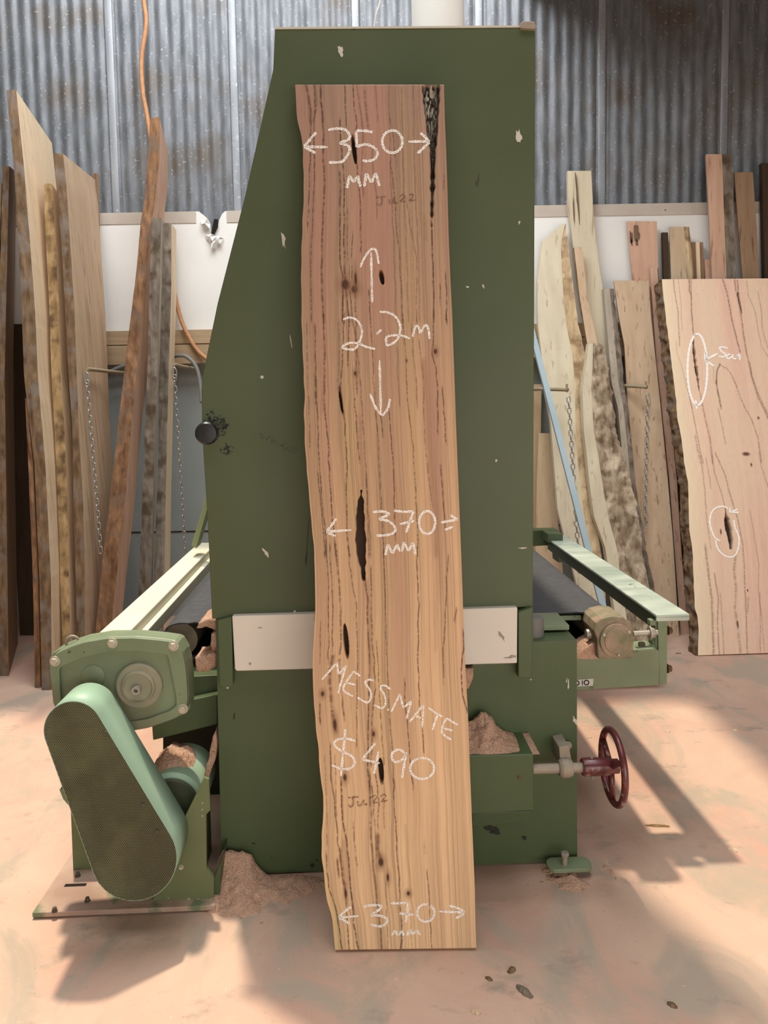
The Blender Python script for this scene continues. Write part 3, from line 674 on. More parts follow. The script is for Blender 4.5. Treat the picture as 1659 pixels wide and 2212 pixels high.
strokes('chalk_length_mark', slab, SF, [z1([(745, 2000), (740, 1800), (735, 1560)]), z1([(640, 1690), (670, 1620), (720, 1545), (755, 1525)]), z1([(755, 1525), (780, 1550), (802, 1660)])] + [z2(s) for s in (
    [(490, 45), (540, 25), (600, 40), (645, 100), (655, 170), (630, 240), (590, 300), (520, 300), (482, 282), (540, 248), (620, 250), (690, 280), (770, 300)],
    [(780, 172), (825, 130)], [(810, -24), (870, -22), (940, 10), (980, 70), (990, 130), (960, 220), (880, 268), (865, 210), (895, 185), (990, 180), (1075, 208)],
    [(1098, 192), (1110, 140), (1125, 95)], [(1125, 95), (1150, 110), (1162, 165)], [(1162, 165), (1200, 100), (1222, 95), (1238, 140), (1245, 212)],
    [(808, 400), (820, 850)], [(725, 690), (780, 820), (835, 882)], [(835, 882), (880, 820), (900, 735)])], CW * 0.82, chalk)
strokes('chalk_width_mark', slab, SF, [z2(s) for s in (
    [(565, 1880), (350, 1895)], [(430, 1780), (390, 1840), (345, 1895)], [(345, 1895), (380, 1915), (425, 1935)],
    [(750, 1725), (830, 1718), (890, 1740), (850, 1765), (802, 1785)], [(802, 1785), (890, 1805), (945, 1860), (930, 1905), (870, 1925), (780, 1930)],
    [(935, 1710), (1020, 1722), (1105, 1715)], [(1105, 1715), (1080, 1790), (1040, 1905)], [(985, 1830), (1110, 1800)],
    circ((1225, 1815), 70, 100), [(1345, 1815), (1490, 1790)], [(1430, 1750), (1460, 1770), (1490, 1790)], [(1380, 1880), (1450, 1850)],
    [(860, 2100), (870, 2050), (882, 2005)], [(882, 2005), (920, 2085)], [(920, 2085), (965, 2005)], [(965, 2005), (985, 2070)],
    [(1005, 2070), (1020, 1985)], [(1020, 1985), (1062, 2065)], [(1062, 2065), (1100, 1988)], [(1100, 1988), (1122, 2095)])], CW * 0.9, chalk)
strokes('chalk_species_name', slab, SF, [z3(s) for s in (
    [(225, 1165), (290, 1090), (355, 1015)], [(355, 1015), (370, 1120)], [(370, 1120), (435, 1040)], [(435, 1040), (400, 1160), (365, 1285)],
    [(560, 1135), (500, 1092)], [(500, 1092), (425, 1205), (415, 1260), (495, 1310)], [(430, 1190), (515, 1210)],
    [(680, 1175), (640, 1165), (600, 1190), (640, 1250), (655, 1310), (620, 1365), (535, 1320)],
    [(825, 1250), (770, 1215), (735, 1235), (770, 1300), (778, 1380), (745, 1415), (680, 1385)], [(795, 1430), (808, 1425)],
    [(830, 1445), (870, 1365), (905, 1290)], [(905, 1290), (935, 1412)], [(935, 1412), (1005, 1350)], [(1005, 1350), (985, 1430), (962, 1510)],
    [(990, 1535), (1050, 1460), (1110, 1385)], [(1110, 1385), (1105, 1490), (1100, 1585)], [(1035, 1480), (1090, 1500)],
    [(1155, 1410), (1210, 1450), (1280, 1492)], [(1235, 1470), (1210, 1540), (1190, 1605)],
    [(1410, 1560), (1360, 1530), (1310, 1500)], [(1310, 1500), (1275, 1580), (1280, 1640), (1355, 1690)], [(1290, 1590), (1365, 1610)])], CW * 0.72, chalk)
strokes('chalk_price', slab, SF, [z3(s) for s in (
    [(515, 1700), (440, 1680), (360, 1690), (330, 1730), (390, 1785), (480, 1830), (512, 1885), (480, 1935), (400, 1945), (310, 1910)], [(430, 1595), (410, 1800), (390, 2010)],
    [(690, 1720), (635, 1790), (575, 1862)], [(575, 1862), (730, 1895)], [(718, 1790), (700, 1890), (680, 1985)],
    [(958, 1815), (900, 1775), (845, 1800), (835, 1850), (870, 1885), (930, 1860), (960, 1810)], [(962, 1800), (945, 1890), (925, 2025)],
    circ((1100, 1940), 104, 92))], CW * 0.85, chalk)
strokes('chalk_width_mark', slab, SF, [z4(s) for s in (
    [(545, 1530), (370, 1545)], [(480, 1450), (425, 1490), (370, 1545)], [(370, 1545), (420, 1570), (465, 1597)],
    [(585, 1450), (650, 1437), (740, 1440), (725, 1475), (650, 1522)], [(650, 1522), (740, 1530), (795, 1558), (775, 1605), (720, 1620), (650, 1605)],
    [(825, 1420), (900, 1418), (970, 1415)], [(970, 1415), (970, 1500), (955, 1585)], [(900, 1508), (1030, 1520)],
    circ((1132, 1503), 76, 76, 80, 420), [(1250, 1490), (1470, 1500)], [(1340, 1440), (1420, 1465), (1472, 1498)], [(1472, 1500), (1440, 1525), (1395, 1550)],
    [(835, 1700), (862, 1655)], [(862, 1655), (890, 1700)], [(890, 1700), (920, 1660)], [(920, 1660), (940, 1702)],
    [(970, 1700), (985, 1650)], [(985, 1650), (1020, 1692)], [(1020, 1692), (1050, 1650)], [(1050, 1650), (1082, 1697)])], CW * 0.85, chalk)
strokes('pencil_date', slab, SF, [z1(s) for s in ([(775, 1080), (865, 1070)], [(825, 1078), (832, 1115), (812, 1150), (785, 1132)], [(895, 1092), (897, 1120), (912, 1135), (925, 1098)], [(935, 1075), (935, 1128), (972, 1122)],
    [(985, 1070), (1012, 1055), (1028, 1075), (990, 1112), (1035, 1110)], [(1065, 1062), (1095, 1050), (1098, 1075), (1070, 1105), (1125, 1100)])], 0.0042, pencil)
strokes('pencil_date', slab, SF, [z4(s) for s in ([(455, 497), (545, 490)], [(492, 497), (497, 545), (480, 580), (453, 552)], [(535, 525), (540, 560), (560, 570), (577, 530)], [(590, 515), (590, 555), (630, 550)],
    [(640, 500), (680, 480), (705, 495), (670, 540), (715, 538)], [(735, 487), (765, 470), (780, 490), (745, 530), (800, 520)])], 0.0042, pencil)

# ================================================================== THE SANDER
M = empty('wide_belt_sander'); M.matrix_world = MW
tag(M, 'big green wide belt sander with tall cabinet and conveyor in the middle of the shop', 'sanding machine')
def px_poly(pts, yl): return [(p.x, p.z) for p in (ML(x, y, yl) for x, y in pts)]
def plate(name, m, pts, y0, y1, parent=None, bevel=0.002, clampz=False):
    q = px_poly(pts, y0)
    if clampz: q = [(x, max(z, 0.004)) for x, z in q]
    bm = bmesh.new(); add_prism(bm, q, y0, y1); return obj(name, bm, m, parent or M, bevel=bevel)
hood_px = [(594, 63), (1156, 59), (1154, 700), (1151, 1311), (458, 1337), (452, 1200), (447, 1100), (440, 990), (437, 940), (435, 845), (438, 810), (470, 655), (530, 420), (590, 150)]
plate('cabinet_door', green, hood_px, 0.0, 0.03)
q = px_poly(hood_px, 0.0); cx = sum(x for x, _ in q) / len(q); cz = sum(z for _, z in q) / len(q)
bm = bmesh.new(); add_prism(bm, [(cx + (x - cx) * 0.985, cz + (z - cz) * 0.994) for x, z in q], 0.03, 1.30); obj('cabinet', bm, green, M, bevel=0.004)
# thin worn lip along the top edge of the door
a, b_ = ML(594, 61, 0), ML(1156, 57, 0)
bm = bmesh.new(); add_prism(bm, [(a.x, a.z - 0.003), (b_.x, b_.z - 0.003), (b_.x, b_.z + 0.002), (a.x, a.z + 0.002)], -0.002, 0.032); obj('door_lip', bm, chip_white, M)
plate('door_catch', steel_dusty, [(1124, 60), (1125, 49), (1132, 45), (1155, 46), (1158, 62)], -0.012, 0.02)
# knob
kc = ML(447, 936, -0.03); kr = MLr(447, 936, -0.03, 25)
bm = bmesh.new(); add_lathe(bm, kc + Vector((0, -0.012, 0)), (0, 1, 0), [(0, 0.004), (0.001, kr * 0.86), (0.006, kr), (0.018, kr), (0.024, kr * 0.8), (0.026, kr * 0.35), (0.05, kr * 0.3)], 32)
obj('door_knob', bm, black_plastic, M, auto=True)
# grease smear and chips
def blob_poly(c, rx, ry, n=16, rough=0.35, ang=0.0, seed=0):
    r = random.Random(seed); pts = []
    for i in range(n):
        a = 2 * math.pi * i / n; k = 1 + r.uniform(-rough, rough)
        x, y = rx * k * math.cos(a), ry * k * math.sin(a)
        pts.append((c[0] + x * math.cos(ang) - y * math.sin(ang), c[1] + x * math.sin(ang) + y * math.cos(ang)))
    return pts
def decals(name, m, items, yl, parent=None):
    if len(items) <= 8:
        for c, rx, ry, ang in items:
            bm = bmesh.new(); add_prism(bm, px_poly(blob_poly(c, rx, ry, 14, 0.4, ang, int(c[0] * 3 + c[1]) % 1000), yl), yl, yl + 0.0012); obj(name, bm, m, parent or M)
        return
    bm = bmesh.new()
    for i, (c, rx, ry, ang) in enumerate(items):
        add_prism(bm, px_poly(blob_poly(c, rx, ry, 14, 0.4, ang, int(c[0] * 3 + c[1]) % 1000), yl), yl, yl + 0.0012)
    o = obj(name, bm, m, parent or M); o['kind'] = 'stuff'; return o
sm = []
r_ = random.Random(3)
for i in range(46):
    t = r_.random(); sm.append(((446 + 46 * t + r_.gauss(0, 5), 899 + 22 * t + r_.gauss(0, 6)), r_.uniform(1.0, 4.5), r_.uniform(0.8, 3), r_.random() * 3))
for i in range(20): sm.append(((482 + r_.gauss(0, 6), 930 + r_.gauss(0, 14)), r_.uniform(0.8, 2.4), r_.uniform(0.7, 2), r_.random() * 3))
for i in range(26): sm.append(((490 + r_.gauss(0, 7), 970 + r_.gauss(0, 6)), r_.uniform(1, 3.2), r_.uniform(0.8, 2.2), r_.random() * 3))
decals('grease_smear', grease, sm, -0.0008)
sm = []
for i in range(46):
    t = r_.random(); sm.append(((562 + 78 * t + r_.gauss(0, 3), 942 + 34 * t + r_.gauss(0, 4)), r_.uniform(0.7, 2.6), r_.uniform(0.6, 1.7), r_.random() * 3))
decals('grease_smear', mat('thin_grease', (0.055, 0.062, 0.034), rough=0.5), sm, -0.0007)
for c, rx, ry, an in (((736, 110), 5, 13, -0.3), ((612, 516), 4, 17, -0.15), ((1121, 294), 6, 13, -0.1), ((575, 1195), 3.5, 11, -0.6), ((1010, 620), 3, 2, 0), ((1044, 618), 2, 5, -0.4), ((566, 815), 4, 3, 0.3),
                      ((1122, 480), 2, 4, 0.2), ((628, 735), 1.2, 14, -0.2), ((1072, 995), 2, 3, 0), ((1130, 1184), 9, 1.5, 0), ((637, 1321), 3, 3.5, 0)):
    decals('paint_chip', chip_white, [(c, rx, ry, an)], -0.0011)
decals('scratch', mat('bare_dark_steel', (0.05, 0.045, 0.03), rough=0.6), [((661, 1210), 2.2, 10, 0.1), ((664, 1170), 1.2, 50, 0.06), ((1033, 390), 1.5, 11, 0.1), ((1029, 395), 1.5, 4, 0.1), ((765, 62), 3, 2, 0)], -0.0009)
# lower body
body = plate('body', green_low, [(466, 1338), (1151, 1312), (1152, 1386), (1246, 1383), (1247, 1888), (1247, 1960), (478, 1960), (477, 1800)], 0.02, 1.25, clampz=True)
decals('paint_chip', chip_white, [((1228, 1478), 1.6, 12, 0), ((1224, 1470), 1.2, 5, 0.2)], 0.0185)
decals('paint_chip', chip_white, [((1243, 1558), 3.5, 9, -0.4)], 0.0185)
decals('scratch', grease, [((1062, 1790), 14, 7, 0.2), ((1070, 1799), 12, 4, 0.2), ((1133, 1810), 5, 5, 0), ((675, 1870), 4, 4, 0), ((684, 1858), 2, 2, 0), ((548, 1822), 3, 1.5, .3), ((506, 1548), 1.5, 8, .1)], 0.0185)
gd = plate('guard_strip', white_board, [(501, 1331), (1118, 1312), (1117, 1433), (511, 1450), (507, 1445)], -0.022, 0.006, bevel=0.003)
decals('scratch', mat('scuff', (0.30, 0.27, 0.22), rough=0.7), [((1083, 1373), 3, 11, -0.6), ((1108, 1418), 8, 2.5, 0), ((1098, 1421), 9, 1.2, 0), ((562, 1356), 5, 1.2, .1), ((540, 1434), 2.5, 2.5, 0)], -0.0232)
lb = plate('guard_bracket', green_low, [(470, 1340), (500, 1332), (502, 1400), (503, 1478), (498, 1489), (484, 1490), (474, 1478)], -0.016, 0.02, bevel=0.002)
plate('guard_bracket', green_low, [(1120, 1322), (1150, 1312), (1149, 1466), (1120, 1464)], -0.018, 0.02)
hexbolt('bolt', M, ML(492, 1485, -0.016), (0, -1, 0), 0.0035, 0.004, washer=False)
hexbolt('bolt', M, ML(1146, 1467, -0.018), (0, -1, 0), 0.003, 0.004, washer=False)
# sawdust tray box on the right of the body
tray = plate('tray', green_low, [(930, 1634), (1152, 1629), (1152, 1751), (930, 1764)], -0.12, 0.02, bevel=0.003)
hexbolt('bolt', M, ML(1122, 1679, -0.12), (0, -1, 0), 0.0048, 0.004, m=mat('rusty_bolt', (0.13, 0.075, 0.04), rough=0.7))
plate('tray_bracket', green_low, [(1020, 1756), (1145, 1752), (1142, 1776), (1020, 1786)], -0.02, 0.03)
# hand wheel with shaft
s0 = ML(1150, 1661, -0.07); s1 = ML(1320, 1656, -0.07); ax = Vector((1, 0, (s1.z - s0.z) / (s1.x - s0.x))).normalized()
rs = MLr(1200, 1660, -0.07, 10.5)
bm = bmesh.new(); add_lathe(bm, s0, ax, [(0, rs), ((s1 - s0).length, rs)], 20); obj('wheel_shaft', bm, steel_dusty, M, auto=True)
c_ = ML(1222, 1659, -0.07)
bm = bmesh.new(); add_lathe(bm, c_, ax, [(-0.02, rs * 1.5), (-0.012, rs * 1.9), (0.006, rs * 1.9), (0.018, rs * 1.6)], 24)
add_prism(bm, [(c_.x - 0.012, c_.z), (c_.x - 0.016, c_.z + 0.055), (c_.x + 0.012, c_.z + 0.06), (c_.x + 0.022, c_.z)], -0.06, 0.02); obj('shaft_bracket', bm, steel_dusty, M, bevel=0.002)
hexbolt('bolt', M, ML(1226, 1610, 0.005), (0, -1, 0), 0.009, 0.012, m=steel_dusty)
hub0 = ML(1257, 1657, -0.07); hub1 = ML(1312, 1656, -0.07); wc = ML(1324, 1656, -0.07); rh = MLr(1285, 1657, -0.07, 19)
wheel_R = 0.5 * (ML(1324, 1583, -0.07).z - ML(1324, 1731, -0.07).z)
bm = bmesh.new()
hl = (hub1 - hub0).length
add_lathe(bm, hub0, ax, [(0, rh * 0.9), (0.004, rh), (hl, rh), (hl + 0.012, rh * 0.8), (hl + 0.03, rh * 0.8)], 28)
wheel = obj('hand_wheel', bm, red_paint, M, auto=True)
a, b2 = Vector((0, 1, 0)), Vector((0, 0, 1))
bm = bmesh.new(); add_tube(bm, ring(wc, a, b2, wheel_R, 48), 0.0098, 14, closed=True); obj('rim', bm, red_paint, wheel, smooth=True)
for k in range(3):
    th = math.radians(28 + 120 * k); d = a * math.cos(th) + b2 * math.sin(th)
    bm = bmesh.new(); add_tube(bm, [wc - ax * 0.006 + d * rh * 0.5, wc + d * (wheel_R * 0.98)], [0.0095, 0.0075], 10); obj('spoke', bm, red_paint, wheel, smooth=True)
for px, py, dz in ((1278, 1637, 1), (1280, 1678, -1)):
    bm = bmesh.new(); add_lathe(bm, ML(px, py + dz * 2, -0.07), (0, 0, dz), [(0, 0.004), (0.009, 0.004)], 8); obj('set_screw', bm, steel_dusty, wheel)
# levelling foot at the right front corner
fz = 0.022
bm = bmesh.new()
f0, f1 = ML(1187, 1893, -0.065), ML(1284, 1889, -0.065)
pts = [(f0.x, 0), (f1.x, 0)]
outl = []
for i in range(9): t = math.pi / 2 + math.pi * i / 8; outl.append((f0.x + 0.022 + 0.022 * math.cos(t), 0.0 + 0.03 * math.sin(t) - 0.03))
for i in range(9): t = -math.pi / 2 + math.pi * i / 8; outl.append((f1.x - 0.022 + 0.022 * math.cos(t), 0.0 + 0.03 * math.sin(t) - 0.03))
vs0 = [bm.verts.new((x, y - 0.003, fz)) for x, y in outl]; vs1 = [bm.verts.new((x, y - 0.003, fz + 0.011)) for x, y in outl]
bm.faces.new(vs0); bm.faces.new(list(reversed(vs1)))
for i in range(len(outl)): j = (i + 1) % len(outl); bm.faces.new((vs0[i], vs1[i], vs1[j], vs0[j]))
foot = obj('levelling_foot', bm, green_box, M, bevel=0.001)
fb = ML(1222, 1889, -0.05)
bm = bmesh.new(); add_lathe(bm, (fb.x, -0.04, 0.001), (0, 0, 1), [(0, 0.008), (0.062, 0.008)], 14); obj('levelling_bolt', bm, steel_dusty, foot)
hexbolt('bolt_head', foot, (fb.x, -0.04, 0.058), (0, 0, 1), 0.012, 0.012, m=steel, washer=False)
# top plate and dome beside the body on the right
plate('table_plate', green_box, [(1152, 1332), (1256, 1329), (1256, 1340), (1152, 1342)], 0.257, 0.42)
plate('table_plate', green_box, [(1152, 1352), (1230, 1350), (1230, 1361), (1152, 1363)], 0.10, 0.24)
c_ = ML(1158, 1384, 0.05); rd = MLr(1158, 1384, 0.05, 22); hd = ML(1158, 1336, 0.05).z - c_.z
bm = bmesh.new(); add_lathe(bm, c_ + Vector((0, 0.03, 0.0)), (0, 0, 1), [(0, rd), (hd * 0.8, rd), (hd * 0.95, rd * 0.9), (hd, rd * 0.6)], 28); obj('rubber_buffer', bm, mat('grey_rubber', (0.17, 0.16, 0.15), rough=0.6), M, auto=True)
# conveyor
BY0, BY1 = 0.25, 1.62
zt_ = ML(1255, 1322, BY0).z
xr = ML(1341, 1325, BY0).x; xl = ML(345, 1352, BY0).x; RR = 0.058
bm = bmesh.new(); rows = []
prof = []
for i in range(17):
    t = math.pi / 2 - math.pi * i / 16; prof.append((xr - RR + RR * math.cos(t), zt_ - RR + RR * math.sin(t)))
for i in range(17):
    t = -math.pi / 2 - math.pi * i / 16; prof.append((xl + RR + RR * math.cos(t), zt_ - RR + RR * math.sin(t)))
prof2 = [((x - (0.5 * (xl + xr))) * 1.0, z) for x, z in prof]
cxm = 0.5 * (xl + xr); ny = 60
def belt_ring(y, off, jag):
    out = []
    for i, (x, z) in enumerate(prof):
        nx = -1 if x < cxm else 1
        ex = x; ez = z
        if off:
            # inner face
            if x > xr - RR: d = Vector((x - (xr - RR), z - (zt_ - RR)))
            elif x < xl + RR: d = Vector((x - (xl + RR), z - (zt_ - RR)))
            else: d = Vector((0, z - (zt_ - RR)))
            if d.length > 0: d = d.normalized() * 0.004; ex -= d.x; ez -= d.y
        out.append(bm.verts.new((ex, y + (jag[i] if jag else 0), ez)))
    return out
# denser top run so the frayed front edge can wander
top = [(xl + RR + (xr - xl - 2 * RR) * i / 80, zt_) for i in range(1, 80)]
prof = prof[:17] + [(xr - RR - (xr - xl - 2 * RR) * i / 4, zt_ - 2 * RR) for i in range(1, 4)] + prof[17:] + top
jg = [0.010 * fbm((x * 25, z * 25, 1.0)) for x, z in prof]
A = belt_ring(BY0, False, jg); B = belt_ring(BY1, False, None); A2 = belt_ring(BY0, True, jg); B2 = belt_ring(BY1, True, None)
n = len(prof)
for i in range(n):
    j = (i + 1) % n
    bm.faces.new((A[i], B[i], B[j], A[j])); bm.faces.new((A2[j], B2[j], B2[i], A2[i])); bm.faces.new((A[j], A2[j], A2[i], A[i])); bm.faces.new((B[i], B2[i], B2[j], B[j]))
belt = obj('conveyor_belt', bm, black_rubber, M)
for x in (xr - RR, xl + RR):
    bm = bmesh.new(); add_lathe(bm, (x, BY0 + 0.02, zt_ - RR), (0, 1, 0), [(0, RR - 0.005), (BY1 - BY0 - 0.04, RR - 0.005)], 32); obj('roller', bm, steel_dusty, M, auto=True)
    bm = bmesh.new(); add_lathe(bm, (x, BY0 - 0.09, zt_ - RR), (0, 1, 0), [(0, 0.02), (0.12, 0.02)], 20); obj('roller_axle', bm, steel_dusty, M, auto=True)
bm = bmesh.new(); add_box(bm, (xl + 2 * RR + 0.05, BY0 + 0.05, zt_ - 0.06), (xr - 2 * RR - 0.05, BY1 - 0.05, zt_ - 0.006)); obj('conveyor_bed', bm, green_low, M)
# frayed pale threads and dust along the belt's front edge
# right end bar
yb0, yb1 = 0.20, 1.66
p0, p1 = ML(1418, 1328, yb0), ML(1490, 1326, yb0); zb = 0.5 * (p0.z + p1.z)
bm = bmesh.new(); add_box(bm, (p0.x, yb0, zb - 0.010), (p1.x, yb1, zb)); add_box(bm, (p0.x, yb0, zb - 0.022), (p1.x, yb0 + 0.008, zb - 0.009))
obj('end_bar', bm, rail_paint, M, bevel=0.003)
# its near post with slot and take-up screw
pa = [(1404, 1340), (1441, 1338), (1441, 1478), (1425, 1479), (1425, 1366), (1405, 1360)]
plate('end_post', green_box, [(1421, 1338), (1442, 1337), (1441, 1478), (1424, 1480)], 0.215, 0.30)
plate('end_post', green_box, [(1404, 1340), (1424, 1339), (1424, 1404), (1416, 1404), (1416, 1352), (1404, 1352)], 0.225, 0.25)
plate('far_post', green_low, [(1183, 1153), (1216, 1154), (1216, 1215), (1205, 1215), (1203, 1175), (1183, 1172)], 1.50, 1.60)
bm = bmesh.new()
pz_ = ML(1190, 1300, yb0 + 0.7)
add_box(bm, (p0.x + 0.01, yb0 + 0.05, zb - 0.06), (p0.x + 0.025, yb1 - 0.05, zb - 0.009)); obj('bar_stiffener', bm, green_low, M)
# beam below
plate('conveyor_beam', green_box, [(1244, 1411), (1424, 1405), (1424, 1480), (1244, 1492)], 0.20, 0.30, bevel=0.002)
plate('conveyor_beam', green_box, [(1190, 1411), (1424, 1405), (1424, 1440), (1190, 1445)], 1.35, 1.45, bevel=0.002)
st = plate('sticker', mat('white_sticker', (0.55, 0.54, 0.48), rough=0.5), [(1244, 1469), (1282, 1466), (1281, 1481), (1244, 1483)], 0.1985, 0.2005, bevel=0)
bm = bmesh.new(); 
for c, rr in (((1267, 1474.5), 5.0), ((1246, 1475.5), 5.0)):
    cc = ML(*c, 0.1975); add_tube(bm, ring(cc, Vector((1, 0, 0)), Vector((0, 0, 1)), MLr(*c, 0.1975, rr), 20), 0.0017, 6, closed=True)
add_tube(bm, [ML(1258, 1470, 0.1975), ML(1258, 1480, 0.1975)], 0.0014, 6)
obj('lettering', bm, black_plastic, st)
for c in ((1444, 1362), (1443, 1444)):
    hexbolt('bolt', M, ML(c[0] - 2, c[1], 0.25), (1, 0, 0), 0.011, 0.014, m=mat('rusty_bolt', (0.13, 0.075, 0.04), rough=0.7))
# bearing housing
hc = ML(1333, 1384, 0.12); hr = MLr(1333, 1384, 0.12, 36)
hous = plate('bearing_housing', mat('dusty_green_cast', (0.16, 0.16, 0.09), (0.34, 0.235, 0.17), (22, 22, 22), 0.6), [(1292, 1424), (1290, 1380), (1283, 1362), (1287, 1346), (1300, 1336), (1322, 1331), (1345, 1333), (1360, 1344), (1368, 1362), (1369, 1424)], 0.13, 0.26, bevel=0.005)
bm = bmesh.new(); add_lathe(bm, hc, (0, 1, 0), [(-0.006, hr * 0.25), (-0.004, hr * 0.75), (-0.001, hr * 0.78), (0.0, hr), (0.02, hr)], 36); obj('bearing_cap', bm, _m['dusty_green_cast'], hous, auto=True)
for a_ in range(3):
    t = math.radians(35 + 120 * a_); hexbolt('cap_screw', hous, hc + Vector((math.cos(t) * hr * 0.86, -0.001, math.sin(t) * hr * 0.86)), (0, -1, 0), 0.004, 0.005)
bm = bmesh.new(); add_lathe(bm, ML(1322, 1333, 0.18), (0, 0, 1), [(-0.004, 0.008), (0.012, 0.006)], 10); obj('grease_nipple', bm, steel_dusty, hous)
plate('dust_shoulder', sawdust, [(1246, 1412), (1290, 1385), (1300, 1424), (1246, 1424)], 0.16, 0.26, parent=hous)
t0, t1 = ML(1368, 1369, 0.19), ML(1420, 1366, 0.19)
bm = bmesh.new(); add_lathe(bm, t0, (t1 - t0), [(0, 0.0085), ((t1 - t0).length, 0.0085)], 16); obj('take_up_screw', bm, steel, M, auto=True)
hexbolt('lock_nut', M, ML(1402, 1367, 0.19), (1, 0, 0), 0.016, 0.018)
bm = bmesh.new(); add_lathe(bm, ML(1274, 1369, 0.19), (1, 0, 0), [(-0.012, 0.014), (0.0, 0.016), (0.01, 0.01), (0.03, 0.01)], 16); obj('knurled_end', bm, steel, M, auto=True)
plate('slide_base', green_box, [(1368, 1404), (1416, 1400), (1420, 1406), (1368, 1410)], 0.16, 0.24)
hexbolt('bolt', M, ML(1386, 1402, 0.19), (0, 0, 1), 0.011, 0.022, m=mat('dark_bolt', (0.09, 0.07, 0.05), rough=0.6))
# left end rail
r0, r1 = ML(222, 1364, yb0), ML(286, 1352, yb0); zr = 0.5 * (r0.z + r1.z)
bm = bmesh.new(); add_box(bm, (r0.x, yb0 - 0.05, zr - 0.045), (r1.x, yb1, zr)); obj('end_bar', bm, rail_left_paint, M, bevel=0.004)
bm = bmesh.new(); add_box(bm, (r1.x - 0.005, yb0, zr - 0.075), (r1.x + 0.022, yb1 - 0.02, zr - 0.032)); obj('bar_lip', bm, rail_left_paint, M, bevel=0.003)
plate('side_brace', mat('light_green_paint', (0.28, 0.33, 0.16), rough=0.5), [(413, 1178), (449, 1062), (452, 1085), (424, 1185)], 1.30, 1.40)
# left conveyor beam
plate('conveyor_beam', green_low, [(400, 1462), (480, 1458), (480, 1526), (400, 1530)], 0.16, 0.26)

plate('under_shade_box', mat('under_shade_dark', (0.022, 0.024, 0.014), rough=0.8), [(352, 1436), (480, 1430), (480, 1800), (352, 1800)], 0.50, 1.15)  # dark box added to stand in for shade under the conveyor
# ---- gearbox on the left
GB = empty('gearbox'); GB.parent = M
g_out = [(110, 1440), (111, 1425), (120, 1412), (131, 1405), (158, 1393), (186, 1384), (234, 1376), (294, 1375), (351, 1380), (378, 1384), (386, 1388), (397, 1408), (402, 1430), (405, 1456), (408, 1502), (405, 1530), (400, 1537), (375, 1551), (321, 1570), (285, 1576), (240, 1566), (140, 1540), (118, 1521)]
GY = -0.055
def gplate(name, m, pts, y0, y1, bevel=0.004, parent=None): return plate(name, m, pts, y0, y1, parent=parent or GB, bevel=bevel)
gplate('gear_case', green_box, g_out, GY, GY + 0.055, 0.006)
gc = (258, 1470)
def scl(pts, s): return [(gc[0] + (x - gc[0]) * s, gc[1] + (y - gc[1]) * s) for x, y in pts]
gplate('gear_case_back', green_box, scl(g_out, 1.035), GY + 0.057, GY + 0.115, 0.008)
# raised rim of the cover: ring between outline and inner outline
inner = [(131, 1442), (134, 1438), (180, 1418), (238, 1405), (300, 1404), (362, 1412), (366, 1420), (372, 1450), (382, 1500), (383, 1522), (368, 1533), (320, 1550), (285, 1556), (240, 1548), (150, 1526), (135, 1512)]
qo = px_poly(scl(g_out, 0.995), GY); qi = px_poly(inner, GY)
bm = bmesh.new()
def resample(q, n, start):
    q = q + [q[0]]; d = [0]
    for i in range(len(q) - 1): d.append(d[-1] + math.hypot(q[i + 1][0] - q[i][0], q[i + 1][1] - q[i][1]))
    out = []
    for k in range(n):
        t = d[-1] * k / n; i = max(j for j in range(len(d)) if d[j] <= t + 1e-9); i = min(i, len(q) - 2)
        f = (t - d[i]) / max(d[i + 1] - d[i], 1e-9); out.append((q[i][0] + (q[i + 1][0] - q[i][0]) * f, q[i][1] + (q[i + 1][1] - q[i][1]) * f))
    return out
def by_angle(q, n):
    cx_, cz_ = ML(*gc, GY).x, ML(*gc, GY).z; R = resample(q, 600, 0); out = []
    for k in range(n):
        t = -math.pi + 2 * math.pi * k / n
        out.append(min(R, key=lambda p: abs(math.atan2(math.sin(math.atan2(p[1] - cz_, p[0] - cx_) - t), math.cos(math.atan2(p[1] - cz_, p[0] - cx_) - t)))))
    return out
ro, ri = by_angle(qo, 90), by_angle(qi, 90)
fo = [bm.verts.new((x, GY - 0.012, z)) for x, z in ro]; fi = [bm.verts.new((x, GY - 0.012, z)) for x, z in ri]
bo = [bm.verts.new((x, GY + 0.002, z)) for x, z in ro]; bi = [bm.verts.new((x, GY + 0.002, z)) for x, z in ri]
for i in range(90):
    j = (i + 1) % 90
    bm.faces.new((fo[i], fo[j], fi[j], fi[i])); bm.faces.new((fi[i], fi[j], bi[j], bi[i])); bm.faces.new((fo[j], fo[i], bo[i], bo[j]))
obj('cover_rim', bm, green_box, GB, bevel=0.002)
for c in ((119, 1428), (243, 1389), (375, 1395), (395, 1531)):
    hexbolt('bolt', GB, ML(*c, GY - 0.012), (0, -1, 0), 0.0105, 0.011, m=mat('dusty_bolt', (0.46, 0.42, 0.33), rough=0.45, metal=0.3))
hb = ML(303, 1478, GY); hr = MLr(303, 1478, GY, 50)
bm = bmesh.new(); add_lathe(bm, hb, (0, -1, 0), [(0.0, hr), (0.014, hr), (0.018, hr * 0.93), (0.018, hr * 0.74), (0.026, hr * 0.70), (0.028, hr * 0.64), (0.022, hr * 0.6), (0.020, 0.001)], 48); obj('output_hub', bm, mat('dusty_cast', (0.24, 0.235, 0.16), (0.30, 0.28, 0.20), (16, 16, 16), 0.55), GB, auto=True)
c_ = ML(298, 1486, GY - 0.02)
bm = bmesh.new(); add_lathe(bm, c_, (0, -1, 0), [(0, 0.011), (0.022, 0.011), (0.022, 0.006), (0.008, 0.005)], 20); obj('shaft_end', bm, steel, GB, auto=True)
c_ = ML(201, 1460, GY); rr = MLr(201, 1460, GY, 25)
